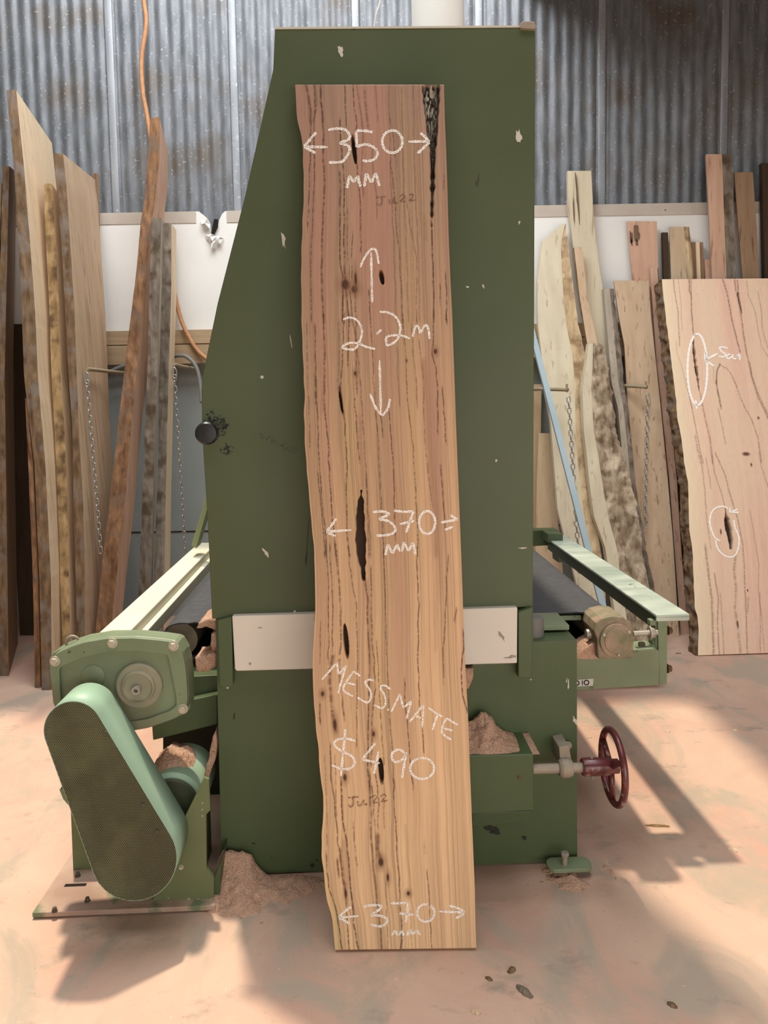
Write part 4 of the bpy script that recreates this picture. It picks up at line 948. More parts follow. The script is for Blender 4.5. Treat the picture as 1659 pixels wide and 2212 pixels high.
bm = bmesh.new(); add_lathe(bm, c_, (0, -1, 0), [(0, rr), (0.0025, rr), (0.0035, rr * 0.95), (0.0035, 0.001)], 40); obj('blank_cap', bm, green_box, GB, auto=True)
# lifting eye
bm = bmesh.new(); c_ = ML(157, 1388, GY + 0.05); add_tube(bm, ring(c_, Vector((1, 0, 0)), Vector((0, 0, 1)), 0.018, 24), 0.004, 8, closed=True); obj('lifting_eye', bm, steel_dusty, GB, smooth=True)
gplate('torque_arm', green_low, [(325, 1530), (470, 1500), (470, 1565), (330, 1600)], 0.12, 0.16)

# ---- drive base, belt guard, motor
DR = empty('drive_stand'); DR.parent = M
bp0 = MI @ G(70, 1986, 0.0); bp1 = MI @ G(466, 1967, 0.0); bp2 = MI @ G(160, 1850, 0.0)
base_paint = mat('dusty_base_plate', (0.36, 0.235, 0.185), (0.46, 0.33, 0.25), (9, 9, 9), 0.7, second=(0.16, 0.19, 0.11), second_scale=9, second_th=(0.58, 0.66))
bm = bmesh.new(); yF = bp0.y; xL = bp0.x; xR = bp1.x
pl = [(xL, yF, 0), (xR, yF, 0), (xR, yF + 0.32, 0), (bp2.x, yF + 0.32, 0)]
lo_ = [bm.verts.new((x, y, 0.004)) for x, y, z in pl]; hi_ = [bm.verts.new((x, y, 0.018)) for x, y, z in pl]
bm.faces.new(lo_); bm.faces.new(list(reversed(hi_)))
for i in range(4): j = (i + 1) % 4; bm.faces.new((lo_[i], hi_[i], hi_[j], lo_[j]))
obj('base_plate', bm, base_paint, DR, bevel=0.002)
def on_plate(px, py): return MI @ G(px, py, 0.018)
c_ = on_plate(163, 1912); bm = bmesh.new(); add_box(bm, (c_.x - 0.03, c_.y - 0.006, 0.0183), (c_.x + 0.03, c_.y + 0.006, 0.0188)); obj('slot', bm, dark_hole, DR)
for c in ((168, 1893), (189, 1947), (118, 1969)): hexbolt('bolt', DR, on_plate(*c), (0, 0, 1), 0.006, 0.012, m=_m['dark_bolt'])
stand_paint = mat('chipped_green_stand', (0.125, 0.150, 0.070), (0.15, 0.175, 0.085), (6, 6, 6), 0.5, speck=(0.045, 0.05, 0.03), speck_scale=20, speck_th=0.70)
PB = yF + 0.03
pts = [(330, 1973), (333, 1930), (394, 1775), (441, 1680), (451, 1684), (454, 1751), (445, 1760), (446, 1875), (462, 1900), (462, 1971)]
qq = [(x, max(z, 0.006)) for x, z in px_poly(pts, PB)]
bm = bmesh.new(); add_prism(bm, qq, PB, PB + 0.012); obj('side_plate', bm, stand_paint, DR, bevel=0.001)
decals('paint_chip', mat('flaked_primer', (0.42, 0.42, 0.33), rough=0.7), [((345 + 6.3 * i + r_.gauss(0, 3), 1952 + r_.gauss(0, 7)), r_.uniform(1, 4.5), r_.uniform(.8, 2.6), r_.random()) for i in range(19)] + [((437, 1735 + 14 * i), 1.2, 2.4, 0.1) for i in range(3)], PB - 0.0013, DR)
p_ = ML(470, 1863, PB + 0.05); 
bm = bmesh.new(); add_prism(bm, [(x, max(z, 0.006)) for x, z in px_poly([(463, 1975), (475, 1972), (476, 1862), (463, 1900)], PB + 0.01)], PB + 0.012, PB + 0.2); obj('side_flange', bm, green_low, DR)
plateL = [(x, max(z, 0.018)) for x, z in px_poly([(152, 1735), (205, 1735), (205, 1880), (158, 1880)], PB + 0.16)]
bm = bmesh.new(); add_prism(bm, plateL, PB + 0.16, PB + 0.175); obj('side_plate', bm, stand_paint, DR, bevel=0.001)
hexbolt('bolt', DR, ML(391, 1873, PB), (0, -1, 0), 0.0055, 0.007, m=_m['dusty_bolt'])
# guard
GF = PB - 0.135; GBk = PB - 0.008
tc_, tr_ = (158, 1578), 62; bc_, br_ = (289, 1853), 92
def stadium(c0, r0, c1, r1, n=26):
    dx, dy = c1[0] - c0[0], c1[1] - c0[1]; D = math.hypot(dx, dy); th = math.atan2(dy, dx); al = math.acos((r0 - r1) / D)
    out = []
    for i in range(n + 1):
        t = th + al + (2 * math.pi - 2 * al) * i / n; out.append((c0[0] + r0 * math.cos(t), c0[1] + r0 * math.sin(t)))
    for i in range(n + 1):
        t = th - al + 2 * al * i / n; out.append((c1[0] + r1 * math.cos(t), c1[1] + r1 * math.sin(t)))
    return out
so = px_poly(stadium(tc_, tr_, bc_, br_), GF)
GU = empty('belt_guard'); GU.parent = DR
# facing: perforated steel
def perforated():
    m = bpy.data.materials.new('perforated_green_steel'); m.use_nodes = True; N = m.node_tree.nodes; L = m.node_tree.links; b = N['Principled BSDF']
    b.inputs['Roughness'].default_value = 0.5
    tc = N.new('ShaderNodeTexCoord'); sp = N.new('ShaderNodeSeparateXYZ'); L.new(tc.outputs['Object'], sp.inputs[0])
    def mth(op, a, c=None):
        n_ = N.new('ShaderNodeMath'); n_.operation = op
        for i, v in enumerate((a, c)):
            if v is None: continue
            if isinstance(v, (int, float)): n_.inputs[i].default_value = v
            else: L.new(v, n_.inputs[i])
        return n_.outputs[0]
    p = 0.0046
    def cell(off):
        fx = mth('SUBTRACT', mth('FRACT', mth('ADD', mth('DIVIDE', sp.outputs['X'], p), off + 100)), 0.5)
        fz = mth('MULTIPLY', mth('SUBTRACT', mth('FRACT', mth('ADD', mth('DIVIDE', sp.outputs['Z'], p * 1.732), off + 100)), 0.5), 1.732)
        return mth('SQRT', mth('ADD', mth('MULTIPLY', fx, fx), mth('MULTIPLY', fz, fz)))
    d = mth('MINIMUM', cell(0.0), cell(0.5))
    L.new(mth('GREATER_THAN', d, 0.30), b.inputs['Alpha'])
    nz = N.new('ShaderNodeTexNoise'); nz.inputs['Scale'].default_value = 9; L.new(tc.outputs['Object'], nz.inputs['Vector'])
    r = N.new('ShaderNodeValToRGB'); r.color_ramp.elements[0].position = 0.42; r.color_ramp.elements[1].position = 0.6
    r.color_ramp.elements[0].color = (0.080, 0.080, 0.038, 1); r.color_ramp.elements[1].color = (0.115, 0.12, 0.058, 1); L.new(nz.outputs['Fac'], r.inputs['Fac']); L.new(r.outputs[0], b.inputs['Base Color'])
    return m
bm = bmesh.new(); bm.faces.new([bm.verts.new((x, GF, z)) for x, z in so]); gface = obj('perforated_face', bm, perforated(), GU)
md = gface.modifiers.new('s', 'SOLIDIFY'); md.thickness = 0.0015; md.offset = -1
bm = bmesh.new(); n = len(so)
f_ = [bm.verts.new((x, GF, z)) for x, z in so]; k_ = [bm.verts.new((x, GBk, z)) for x, z in so]
for i in range(n): j = (i + 1) % n; bm.faces.new((f_[i], k_[i], k_[j], f_[j]))
band = obj('guard_band', bm, mint, GU, auto=True); md = band.modifiers.new('s', 'SOLIDIFY'); md.thickness = 0.002; md.offset = 1
bm = bmesh.new(); add_prism(bm, [(x, z) for x, z in so], GBk, GBk + 0.004); obj('guard_back', bm, stand_paint, GU)
for c, r0, nm in ((tc_, 40, 'pulley'), (bc_, 62, 'pulley')):
    cc = ML(*c, GF + 0.03); r = MLr(*c, GF + 0.03, r0)
    bm = bmesh.new(); add_lathe(bm, cc, (0, 1, 0), [(0, r * 0.3), (0.001, r), (0.008, r), (0.016, r * 0.86), (0.024, r), (0.032, r)], 36); obj(nm, bm, _m['dark_bolt'], GU, auto=True)
plate('guard_latch', stand_paint, [(128, 1706), (140, 1700), (153, 1733), (147, 1739), (136, 1726)], GF + 0.004, GF + 0.03, parent=GU, bevel=0.001)
for c in ((228, 1580), (309, 1737), (340, 1795)):
    hexbolt('screw', GU, ML(*c, GF - 0.001), (0, -1, 0), 0.004, 0.005, m=_m['dark_bolt'], washer=False)
# motor behind the guard
mc_ = ML(372, 1736, PB + 0.06); mr = MLr(372, 1736, PB + 0.06, 66)
MO = empty('motor'); MO.parent = M
bm = bmesh.new(); add_lathe(bm, mc_, (0, 1, 0), [(0, mr * 0.35), (0.004, mr * 0.9), (0.012, mr), (0.20, mr), (0.215, mr * 0.8)], 40); obj('motor_body', bm, mint, MO, auto=True)
bm = bmesh.new(); add_lathe(bm, mc_, (0, -1, 0), [(0.0, mr * 0.86), (0.006, mr * 0.8), (0.008, 0.002)], 36); obj('end_bell', bm, mat('dark_green_bell', (0.05, 0.06, 0.035), rough=0.5), MO, auto=True)
bm = bmesh.new(); add_box(bm, (mc_.x - 0.09, mc_.y + 0.03, 0.018), (mc_.x + 0.07, mc_.y + 0.17, mc_.z - mr * 0.85)); obj('motor_foot', bm, green_low, MO)

# ================================================================== SAWDUST HEAPS
def heap(name, label, prof, y0, y1, base_z, slope=1.2, seed=0, peak=0.4, local=True, nx=70, ny=26, ro=0.006, sink=0.0):
    """prof: (x, z) crest line in the machine's frame; the heap falls off towards y0 and y1"""
    xs = [p[0] for p in prof]; zs = [p[1] for p in prof]; x0, x1 = min(xs), max(xs)
    order = np.argsort(xs); X = np.array(xs)[order]; Z = np.array(zs)[order]
    bm = bmesh.new(); rows = []
    for j in range(ny + 1):
        t = j / ny; y = y0 + (y1 - y0) * t
        f = min(t / peak, 1.0) if t < peak else max(0.0, 1 - (t - peak) / max(1 - peak, 1e-6) * 0.6)
        r = []
        for i in range(nx + 1):
            x = x0 + (x1 - x0) * i / nx; h = float(np.interp(x, X, Z)) - base_z
            hh = max(0.0, h * (f ** slope)) 
            nzv = fbm((x * 38 + seed, y * 38, 0.0)) * ro * min(1, hh / 0.02)
            lump_ = sink * (0.55 + 1.2 * fbm((x * 9 + seed, y * 9, 2.0))) if sink else 0
            r.append(bm.verts.new((x, y, max(base_z + hh + nzv + 0.0008 - lump_, base_z - 0.004))))
        rows.append(r)
    for j in range(ny):
        for i in range(nx): bm.faces.new((rows[j][i], rows[j][i + 1], rows[j + 1][i + 1], rows[j + 1][i]))
    # skirt and underside
    rim = rows[0] + [r[-1] for r in rows[1:]] + rows[-1][-2::-1] + [r[0] for r in rows[-2:0:-1]]
    low = [bm.verts.new((v.co.x, v.co.y, base_z - (0.006 if sink else 0))) for v in rim]
    for i in range(len(rim)): k = (i + 1) % len(rim); bm.faces.new((rim[i], low[i], low[k], rim[k]))
    bm.faces.new(low)
    o = obj(name, bm, sawdust, None, smooth=True); o.matrix_world = MW
    return tag(o, label, 'sawdust', kind='stuff')
crest = [ML(x, y, -0.03) for x, y in ((990, 1560), (1016, 1570), (1030, 1558), (1040, 1546), (1050, 1541), (1062, 1545), (1074, 1570), (1088, 1584), (1104, 1592), (1122, 1602), (1140, 1614), (1150, 1626))]
heap('sawdust_pile', 'peaked heap of pink sawdust on the green tray right of the slab', [(p.x, p.z) for p in crest], -0.118, 0.019, ML(1080, 1632, -0.12).z - 0.001, peak=0.75, slope=1.0, ro=0.01)
crest = [ML(x, y, -0.01) for x, y in ((455, 1900), (470, 1845), (480, 1829), (500, 1828), (520, 1832), (545, 1850), (575, 1878), (600, 1890), (640, 1889), (690, 1893), (740, 1897))]
heap('sawdust_pile', 'low drift of sawdust against the left foot of the machine', [(p.x, max(p.z, 0.002)) for p in crest], -0.20, 0.018, 0.0, peak=0.9, slope=1.6, seed=4, ro=0.008, sink=0.016)
crest = [ML(x, y, -0.02) for x, y in ((1130, 1893), (1165, 1885), (1185, 1868), (1205, 1858), (1225, 1856), (1245, 1868), (1265, 1872), (1290, 1885), (1320, 1893))]
heap('sawdust_pile', 'small drift of sawdust around the levelling foot at the right corner', [(p.x, max(p.z - 0.012, 0.001)) for p in crest], -0.13, 0.018, 0.0, peak=0.75, slope=1.3, seed=9, ro=0.005, sink=0.012)
def lump(name, label, pts, y0, y1, seed=0, rough=0.004):
    """an irregular caked clod following a screen outline, real depth y0..y1 in the machine frame"""
    q = px_poly(pts, y0); bm = bmesh.new(); add_prism(bm, q, y0, y1)
    bmesh.ops.triangulate(bm, faces=bm.faces[:]); bmesh.ops.subdivide_edges(bm, edges=bm.edges[:], cuts=3, use_grid_fill=True)
    bmesh.ops.recalc_face_normals(bm, faces=bm.faces[:]); bm.normal_update()
    for v in bm.verts: v.co += v.normal * (rough * fbm(v.co * 40 + Vector((seed, 0, 0))))
    o = obj(name, bm, sawdust, None, smooth=True); o.matrix_world = MW
    return tag(o, label, 'sawdust', kind='stuff')
lump('caked_sawdust', 'caked sawdust on the ledge above the gearbox', [(424, 1358), (430, 1346), (445, 1340), (466, 1337), (466, 1362), (455, 1356), (430, 1357)], 0.06, 0.19, 1)
lump('caked_sawdust', 'caked sawdust stuck to the left side of the machine below the ledge', [(456, 1370), (466, 1368), (467, 1403), (460, 1404), (454, 1393)], 0.05, 0.16, 2)
lump('caked_sawdust', 'clod of sawdust between gearbox and machine body', [(422, 1420), (440, 1418), (456, 1412), (466, 1411), (466, 1440), (450, 1450), (424, 1452)], 0.05, 0.15, 3)
lump('caked_sawdust', 'thin ridge of sawdust down the left flank of the machine', [(464, 1582), (469, 1600), (468, 1625), (460, 1655), (450, 1681), (439, 1680), (450, 1640), (455, 1612)], 0.03, 0.14, 4)
mx0 = mc_.x; mt = mc_.z + mr
crest = [(mx0 - mr * 0.95, mc_.z + mr * 0.55), (mx0 - mr * 0.7, mt + 0.012), (mx0 - mr * 0.35, mt + 0.040), (mx0 - mr * 0.05, mt + 0.028), (mx0 + mr * 0.2, mt + 0.022), (mx0 + mr * 0.45, mt + 0.004), (mx0 + mr * 0.62, mc_.z + mr * 0.72)]
heap('sawdust_pile', 'sawdust heaped on top of the drive motor behind the belt guard', crest, mc_.y + 0.02, mc_.y + 0.19, mc_.z + mr * 0.5, peak=0.35, slope=0.6, seed=5, ro=0.008)
lump('caked_sawdust', 'sliver of sawdust behind the slab below the white strip', [(985, 1446), (1024, 1444), (1022, 1462), (1012, 1486), (985, 1490)], -0.012, 0.018, 6, 0.004)

# ================================================================== TIMBER LEANING ON THE BACK WALL
def board(name, label, st, w, front='bark', wood_m='tan', bark_m='brown', back_z=0.0, group=None, rough=0.010, nrow=80, nf=7, bark_right=False, bark_left=False, strip=None, seed=0, wav=0.0, cat='timber board'):
    """st: stations (left px, right px, py, depth) down the front face; w: vector from front to back face"""
    w = Vector(w); A = [P(l, y, Y) for l, r, y, Y in st]; B = [P(r, y, Y) for l, r, y, Y in st]
    for lst in (A, B):
        p, q_ = lst[-2], lst[-1]
        if q_.z > 0.02:
            t = q_.z / max(p.z - q_.z, 1e-3); t = min(t, 3.0)
            e = q_ + (q_ - p) * t; e.z = 0; lst.append(e)
        else: q_.z = 0
    def at(lst, t):
        # t 0 top .. 1 bottom, by mean height
        k = t * (len(lst) - 1)
        return None
    def params(lst):
        d = [0.0]
        for i in range(len(lst) - 1): d.append(d[-1] + (lst[i + 1] - lst[i]).length)
        return [x / d[-1] for x in d]
    ta, tb = params(A), params(B)
    def samp(lst, tt, t):
        for i in range(len(tt) - 1):
            if t <= tt[i + 1] + 1e-9:
                f = (t - tt[i]) / max(tt[i + 1] - tt[i], 1e-9); return lst[i].lerp(lst[i + 1], f)
        return lst[-1].copy()
    ztop = max(A[0].z, 0.1); wn = w.normalized()
    parts = {'wood': ([], []), 'bark': ([], [])}
    rows = []
    ns = 3
    for j in range(nrow + 1):
        t = j / nrow; a = samp(A, ta, t); b = samp(B, tb, t); ring_ = []
        fz = 1 + back_z / ztop
        side = (b - a).normalized()
        def back(p): q = p + w; q.z = p.z * fz; return q
        jit = Vector((fbm((a.z * 5 + seed, 1, 2)), 0, 0)) * wav
        for i in range(nf + 1):
            f = i / nf; p = a.lerp(b, f)
            in_bark = front == 'bark' or (strip and strip[0] <= f <= strip[1])
            if in_bark:
                e = fbm(Vector((p.x * 16, p.y * 4, p.z * 6)) + Vector((seed * 3.1, 0, 0))); e2 = fbm(Vector((p.x * 60, p.z * 24, seed)))
                k_ = (0.25 + 0.75 * math.sin(math.pi * f)) if front == 'bark' else 1.0
                p = p - wn * (k_ * rough * (0.2 + e + 0.5 * e2)) + side * (rough * 0.45 * e2 * k_)
            p = p + jit
            if j == nrow: p.z = 0
            ring_.append(p)
        for i in range(1, ns + 1):
            p = b.lerp(back(b), i / ns) + jit
            if bark_right and 0 < i: p = p + side * (rough * 0.6 * (fbm(p * 14)))
            ring_.append(p)
        for i in range(1, nf + 1): ring_.append(back(b).lerp(back(a), i / nf) + jit)
        for i in range(1, ns):
            p = back(a).lerp(a, i / ns) + jit
            if bark_left: p = p - side * (rough * 0.6 * (fbm(p * 14)))
            ring_.append(p)
        for p in ring_:
            if j == nrow: p.z = 0
        rows.append(ring_)
    m = len(rows[0]); base = (A[-1] + B[-1] + w) / 2; base = Vector(((A[-1].x + B[-1].x + w.x) / 2, (A[-1].y + B[-1].y + w.y) / 2, 0))
    def kind(i):
        if i < nf:
            if front == 'bark': return 'bark'
            if strip and strip[0] <= (i + 0.5) / nf <= strip[1]: return 'bark'
            return 'wood'
        if i < nf + ns: return 'bark' if bark_right else 'wood'
        if i < 2 * nf + ns: return 'wood'
        return 'bark' if bark_left else 'wood'
    def build(which, nm, mt, parent):
        bm = bmesh.new(); vm = {}
        def gv(j, i):
            i %= m
            if (j, i) not in vm: vm[(j, i)] = bm.verts.new(rows[j][i] - base)
            return vm[(j, i)]
        for i in range(m):
            if kind(i) != which: continue
            for j in range(nrow): bm.faces.new((gv(j, i), gv(j, i + 1), gv(j + 1, i + 1), gv(j + 1, i)))
        if which == 'wood':
            bm.faces.new([gv(0, i) for i in range(m)][::-1]); bm.faces.new([gv(nrow, i) for i in range(m)])
        if not bm.faces: bm.free(); return None
        o = obj(nm, bm, mt, parent)
        if which == 'bark': o.data.polygons.foreach_set('use_smooth', [True] * len(o.data.polygons))
        return o
    o = build('wood', name, WD[wood_m], None); o.location = base
    build('bark', 'bark_edge', BK[bark_m], o)
    tag(o, label, cat, group)
    return o
def wvec(near, far): return P(*far) - P(*near)
GL, GR = 'timber slabs stacked on edge left of the machine', 'timber slabs leaning on the wall right of the machine'
# left stack, seen edge-on
n0, f0 = (35, 194, 4.2), (112, 308, 4.82)
wv = wvec(n0, f0)
board('timber_slab', 'tallest pale slab on edge with dark bark, left of the machine', [(14, 35, 195, 4.2), (30, 51, 352, 4.14), (38, 63, 498, 4.08), (47, 76, 672, 4.0), (52, 82, 814, 3.94), (74, 98, 1000, 3.86), (85, 110, 1250, 3.76), (90, 112, 1482, 3.67)], (wv.x, wv.y, 0), wood_m='pale', bark_m='brown', back_z=wv.z, group=GL, seed=1, cat='timber slab')
board('timber_slab', 'dark thin slab on edge leaning at the foot of the tallest pale slab', [(54, 58, 860, 3.93), (61, 71, 1000, 3.87), (71, 82, 1250, 3.78), (75, 87, 1458, 3.71)], (-0.01, 0.05, 0), wood_m='brown', bark_m='red', group=GL, seed=2, cat='timber slab')
wv = wvec((112, 397, 4.3), (127, 425, 4.62))
board('timber_slab', 'narrow slab on edge with golden bark beside the tallest pale slab', [(95, 112, 397, 4.3), (98, 119, 498, 4.25), (106, 127, 656, 4.18), (111, 131, 814, 4.1), (117, 139, 920, 4.05), (125, 146, 1089, 3.97), (130, 149, 1258, 3.89), (134, 152, 1377, 3.83)], (-0.008, 0.11, 0), wood_m='pale', bark_m='gold', back_z=-0.03, group=GL, seed=3, cat='timber slab')
wv = wvec((136, 332, 4.25), (205, 388, 4.85))
l3 = board('timber_slab', 'wide pale slab on edge with split top, nearest the white wall board', [(116, 136, 332, 4.25), (122, 144, 403, 4.22), (133, 152, 530, 4.17), (141, 161, 672, 4.11), (148, 166, 814, 4.05), (156, 170, 920, 4.0), (159, 180, 1089, 3.93), (163, 183, 1225, 3.88), (166, 184, 1360, 3.82)], (wv.x, wv.y, 0), wood_m='tan', bark_m='brown', back_z=wv.z, group=GL, seed=4, cat='timber slab')
wv = wvec((345, 254, 4.62), (362, 325, 4.82))
board('timber_slab', 'tall slab with red brown bark leaning left, right of the wide pale slab', [(324, 345, 254, 4.62), (320, 345, 340, 4.58), (312, 335, 435, 4.53), (304, 327, 482, 4.5), (294, 316, 593, 4.43), (278, 304, 720, 4.36), (267, 294, 814, 4.3), (251, 281, 953, 4.18), (234, 268, 1106, 4.06), (220, 254, 1225, 3.97), (208, 242, 1343, 3.90)], (wv.x, wv.y, 0), wood_m='pink', bark_m='red', back_z=wv.z, group=GL, seed=5, rough=0.016, cat='timber slab')
wv = wvec((348, 471, 4.40), (352, 476, 4.48))
board('timber_board', 'grey barked board on edge, left one of the pair behind the left conveyor', [(327, 348, 471, 4.40), (323, 345, 625, 4.38), (319, 341, 770, 4.36), (307, 330, 1089, 4.30), (300, 325, 1258, 4.26)], (wv.x, wv.y, 0), wood_m='grey', bark_m='grey', group=GL, seed=6)
wv = wvec((370, 482, 4.7), (381, 498, 4.86))
board('timber_board', 'grey barked board with pale face, right one of the pair behind the left conveyor', [(351, 370, 482, 4.7), (348, 370, 625, 4.62), (345, 365, 783, 4.55), (341, 359, 1021, 4.42), (334, 356, 1208, 4.33)], (wv.x, wv.y, 0), wood_m='pale', bark_m='grey', back_z=wv.z, group=GL, seed=7)
wv = wvec((20, 359, 4.35), (36, 372, 4.9))
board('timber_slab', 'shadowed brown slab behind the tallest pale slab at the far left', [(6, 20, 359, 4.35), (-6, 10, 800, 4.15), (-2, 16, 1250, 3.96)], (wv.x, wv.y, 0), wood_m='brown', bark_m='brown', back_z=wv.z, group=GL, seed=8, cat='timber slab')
board('timber_slab', 'slab coloured dark for shade, cut off by the left edge of the photo', [(-24, 4, 394, 4.33), (-40, -10, 800, 4.13), (-44, -8, 1250, 3.94)], (wv.x, 0.5, 0), wood_m='dark', bark_m='brown', group=GL, seed=9, cat='timber slab')  # shade at the left edge is put into the wood colour
wv = wvec((203, 372, 4.84), (210, 380, 4.92))
board('timber_board', 'thin bark strip behind the wide pale slab', [(201, 208, 374, 4.87), (204, 210, 470, 4.85), (206, 211, 560, 4.83), (215, 221, 800, 4.72), (230, 236, 1100, 4.6)], (0.005, 0.03, 0), wood_m='brown', bark_m='red', group=GL, seed=10, rough=0.006)
board('shade_sheet', 'dark sheet added for the shade behind the tallest pale slab', [(2, 74, 700, 4.80), (22, 92, 1000, 4.70), (40, 104, 1320, 4.60)], (0.0, 0.02, 0), front='wood', wood_m='dark', seed=31, cat='sheet')  # fills the gap with dark colour in place of shade
# right stack
board('timber_slab', 'broad cream slab with pointed top and golden bark beside the machine', [(1214, 1224, 483, 4.86), (1190, 1224, 505, 4.85), (1172, 1226, 520, 4.84), (1161, 1237, 606, 4.78), (1162, 1248, 699, 4.72), (1171, 1267, 778, 4.66), (1177, 1270, 842, 4.61), (1190, 1267, 915, 4.56), (1195, 1268, 978, 4.52), (1205, 1283, 1105, 4.42), (1235, 1302, 1217, 4.33), (1254, 1308, 1296, 4.27)], (0.0, 0.045, 0), front='wood', wood_m='cream', bark_m='pale', strip=(0.72, 1.0), group=GR, seed=11, nf=10, cat='timber slab')
board('timber_board', 'tall cream board with a dark centre split standing above the pointed slab', [(1226, 1277, 369, 4.89), (1227, 1281, 443, 4.88), (1235, 1286, 507, 4.87), (1245, 1296, 587, 4.85), (1265, 1307, 651, 4.83), (1278, 1315, 715, 4.81), (1296, 1325, 900, 4.76), (1353, 1388, 1296, 4.62)], (0.0, 0.035, 0), front='wood', wood_m='cream', bark_m='gold', bark_right=True, group=GR, seed=12)
board('timber_board', 'thin cracked board crossing in front of the tall cream board', [(1240, 1258, 534, 4.80), (1252, 1268, 640, 4.74), (1268, 1290, 740, 4.67), (1282, 1308, 842, 4.6), (1305, 1330, 1041, 4.46), (1330, 1352, 1290, 4.28)], (0.0, 0.03, 0), front='wood', wood_m='tan', bark_m='gold', bark_left=True, group=GR, seed=13)
board('timber_slab', 'shaggy bark slab with splintered edge in the middle of the right stack', [(1272, 1300, 742, 4.58), (1266, 1312, 790, 4.55), (1258, 1318, 842, 4.52), (1261, 1330, 930, 4.46), (1267, 1346, 978, 4.43), (1273, 1362, 1041, 4.38), (1283, 1380, 1115, 4.33), (1308, 1386, 1185, 4.28), (1324, 1400, 1296, 4.2)], (0.0, 0.06, 0), front='wood', strip=(0.34, 1.0), wood_m='cream', bark_m='shag', group=GR, seed=14, rough=0.024, nf=16, nrow=140, cat='timber slab')
board('timber_board', 'weathered grey board with a knobbly edge behind the shaggy bark slab', [(1304, 1326, 624, 4.78), (1312, 1337, 715, 4.72), (1321, 1347, 826, 4.62), (1335, 1356, 882, 4.56), (1350, 1372, 1041, 4.44), (1369, 1392, 1169, 4.36), (1393, 1414, 1280, 4.28)], (0.0, 0.04, 0), front='wood', wood_m='grey', bark_m='grey', strip=(0.6, 1.0), group=GR, seed=15, rough=0.014)
board('timber_slab', 'brown faced slab with slanted top left of the big chalked slab', [(1326, 1401, 606, 4.79), (1336, 1406, 680, 4.75), (1349, 1413, 746, 4.715), (1355, 1425, 858, 4.665), (1372, 1443, 1041, 4.55), (1391, 1454, 1169, 4.47), (1417, 1467, 1368, 4.34)], (0.01, 0.045, 0), front='wood', wood_m='tan', bark_m='brown', group=GR, seed=16, cat='timber slab')
board('timber_slab', 'pinkish slab edge squeezed between brown slab and big chalked slab', [(1404, 1420, 578, 4.81), (1418, 1432, 780, 4.73), (1428, 1446, 870, 4.68), (1446, 1462, 1041, 4.58), (1458, 1472, 1200, 4.48), (1470, 1488, 1360, 4.38)], (0.02, 0.04, 0), front='wood', wood_m='pink', bark_m='brown', group=GR, seed=17, cat='timber slab')
board('timber_slab', 'pink slab with two dark stains and ribbed bark edge against the white board', [(1354, 1419, 478, 4.885), (1366, 1422, 600, 4.855), (1396, 1442, 1000, 4.74)], (0.005, 0.028, 0), front='wood', wood_m='pink', bark_m='brown', strip=None, bark_right=True, group=GR, seed=18, cat='timber slab')
board('timber_board', 'dark end of a board just right of the pink stained slab', [(1431, 1443, 502, 4.885), (1434, 1446, 610, 4.85), (1456, 1468, 1000, 4.72)], (0.0, 0.025, 0), front='wood', wood_m='dark', group=GR, seed=19)
board('timber_board', 'cream and brown striped board rising behind the big chalked slab', [(1446, 1489, 490, 4.86), (1450, 1500, 610, 4.82), (1480, 1530, 1000, 4.67)], (0.01, 0.035, 0), front='wood', wood_m='stripe', bark_m='pale', bark_right=True, strip=(0.7, 1.0), group=GR, seed=20, rough=0.004)
board('timber_board', 'short red brown striped board behind the top of the big chalked slab', [(1493, 1519, 523, 4.90), (1497, 1521, 610, 4.87), (1520, 1544, 1000, 4.76)], (0.0, 0.025, 0), front='wood', wood_m='brown', group=GR, seed=21)
board('timber_board', 'thin pale strip beside the short red brown board', [(1503, 1511, 523, 4.884), (1506, 1514, 610, 4.854), (1524, 1532, 1000, 4.734)], (0.0, 0.012, 0), front='wood', wood_m='pale', group=GR, seed=22)
board('timber_slab', 'low pinkish board end just left of the tall pink slab', [(1523, 1540, 560, 4.875), (1526, 1545, 612, 4.855), (1552, 1572, 1000, 4.72)], (0.0, 0.02, 0), front='wood', wood_m='pink', group=GR, seed=23, cat='timber slab')
board('timber_slab', 'tall pink slab with grey bark edge at the top right', [(1525, 1582, 333, 4.85), (1531, 1585, 450, 4.82), (1538, 1590, 600, 4.78), (1560, 1612, 1000, 4.63)], (0.01, 0.04, 0), front='wood', wood_m='pink', bark_m='grey', strip=(0.62, 1.0), group=GR, seed=24, rough=0.005, nf=10, cat='timber slab')
board('timber_slab', 'brown slab with slanted top beside the tall pink slab', [(1586, 1626, 372, 4.86), (1594, 1634, 480, 4.83), (1604, 1640, 600, 4.79), (1632, 1660, 1000, 4.65)], (0.01, 0.03, 0), front='wood', wood_m='brown', bark_m='grey', bark_right=True, group=GR, seed=25, cat='timber slab')
board('timber_board', 'dark board cut off at the upper right edge of the photo', [(1646, 1690, 352, 4.89), (1652, 1695, 600, 4.85), (1672, 1710, 1000, 4.72)], (0.0, 0.04, 0), front='wood', wood_m='dark', group=GR, seed=26)
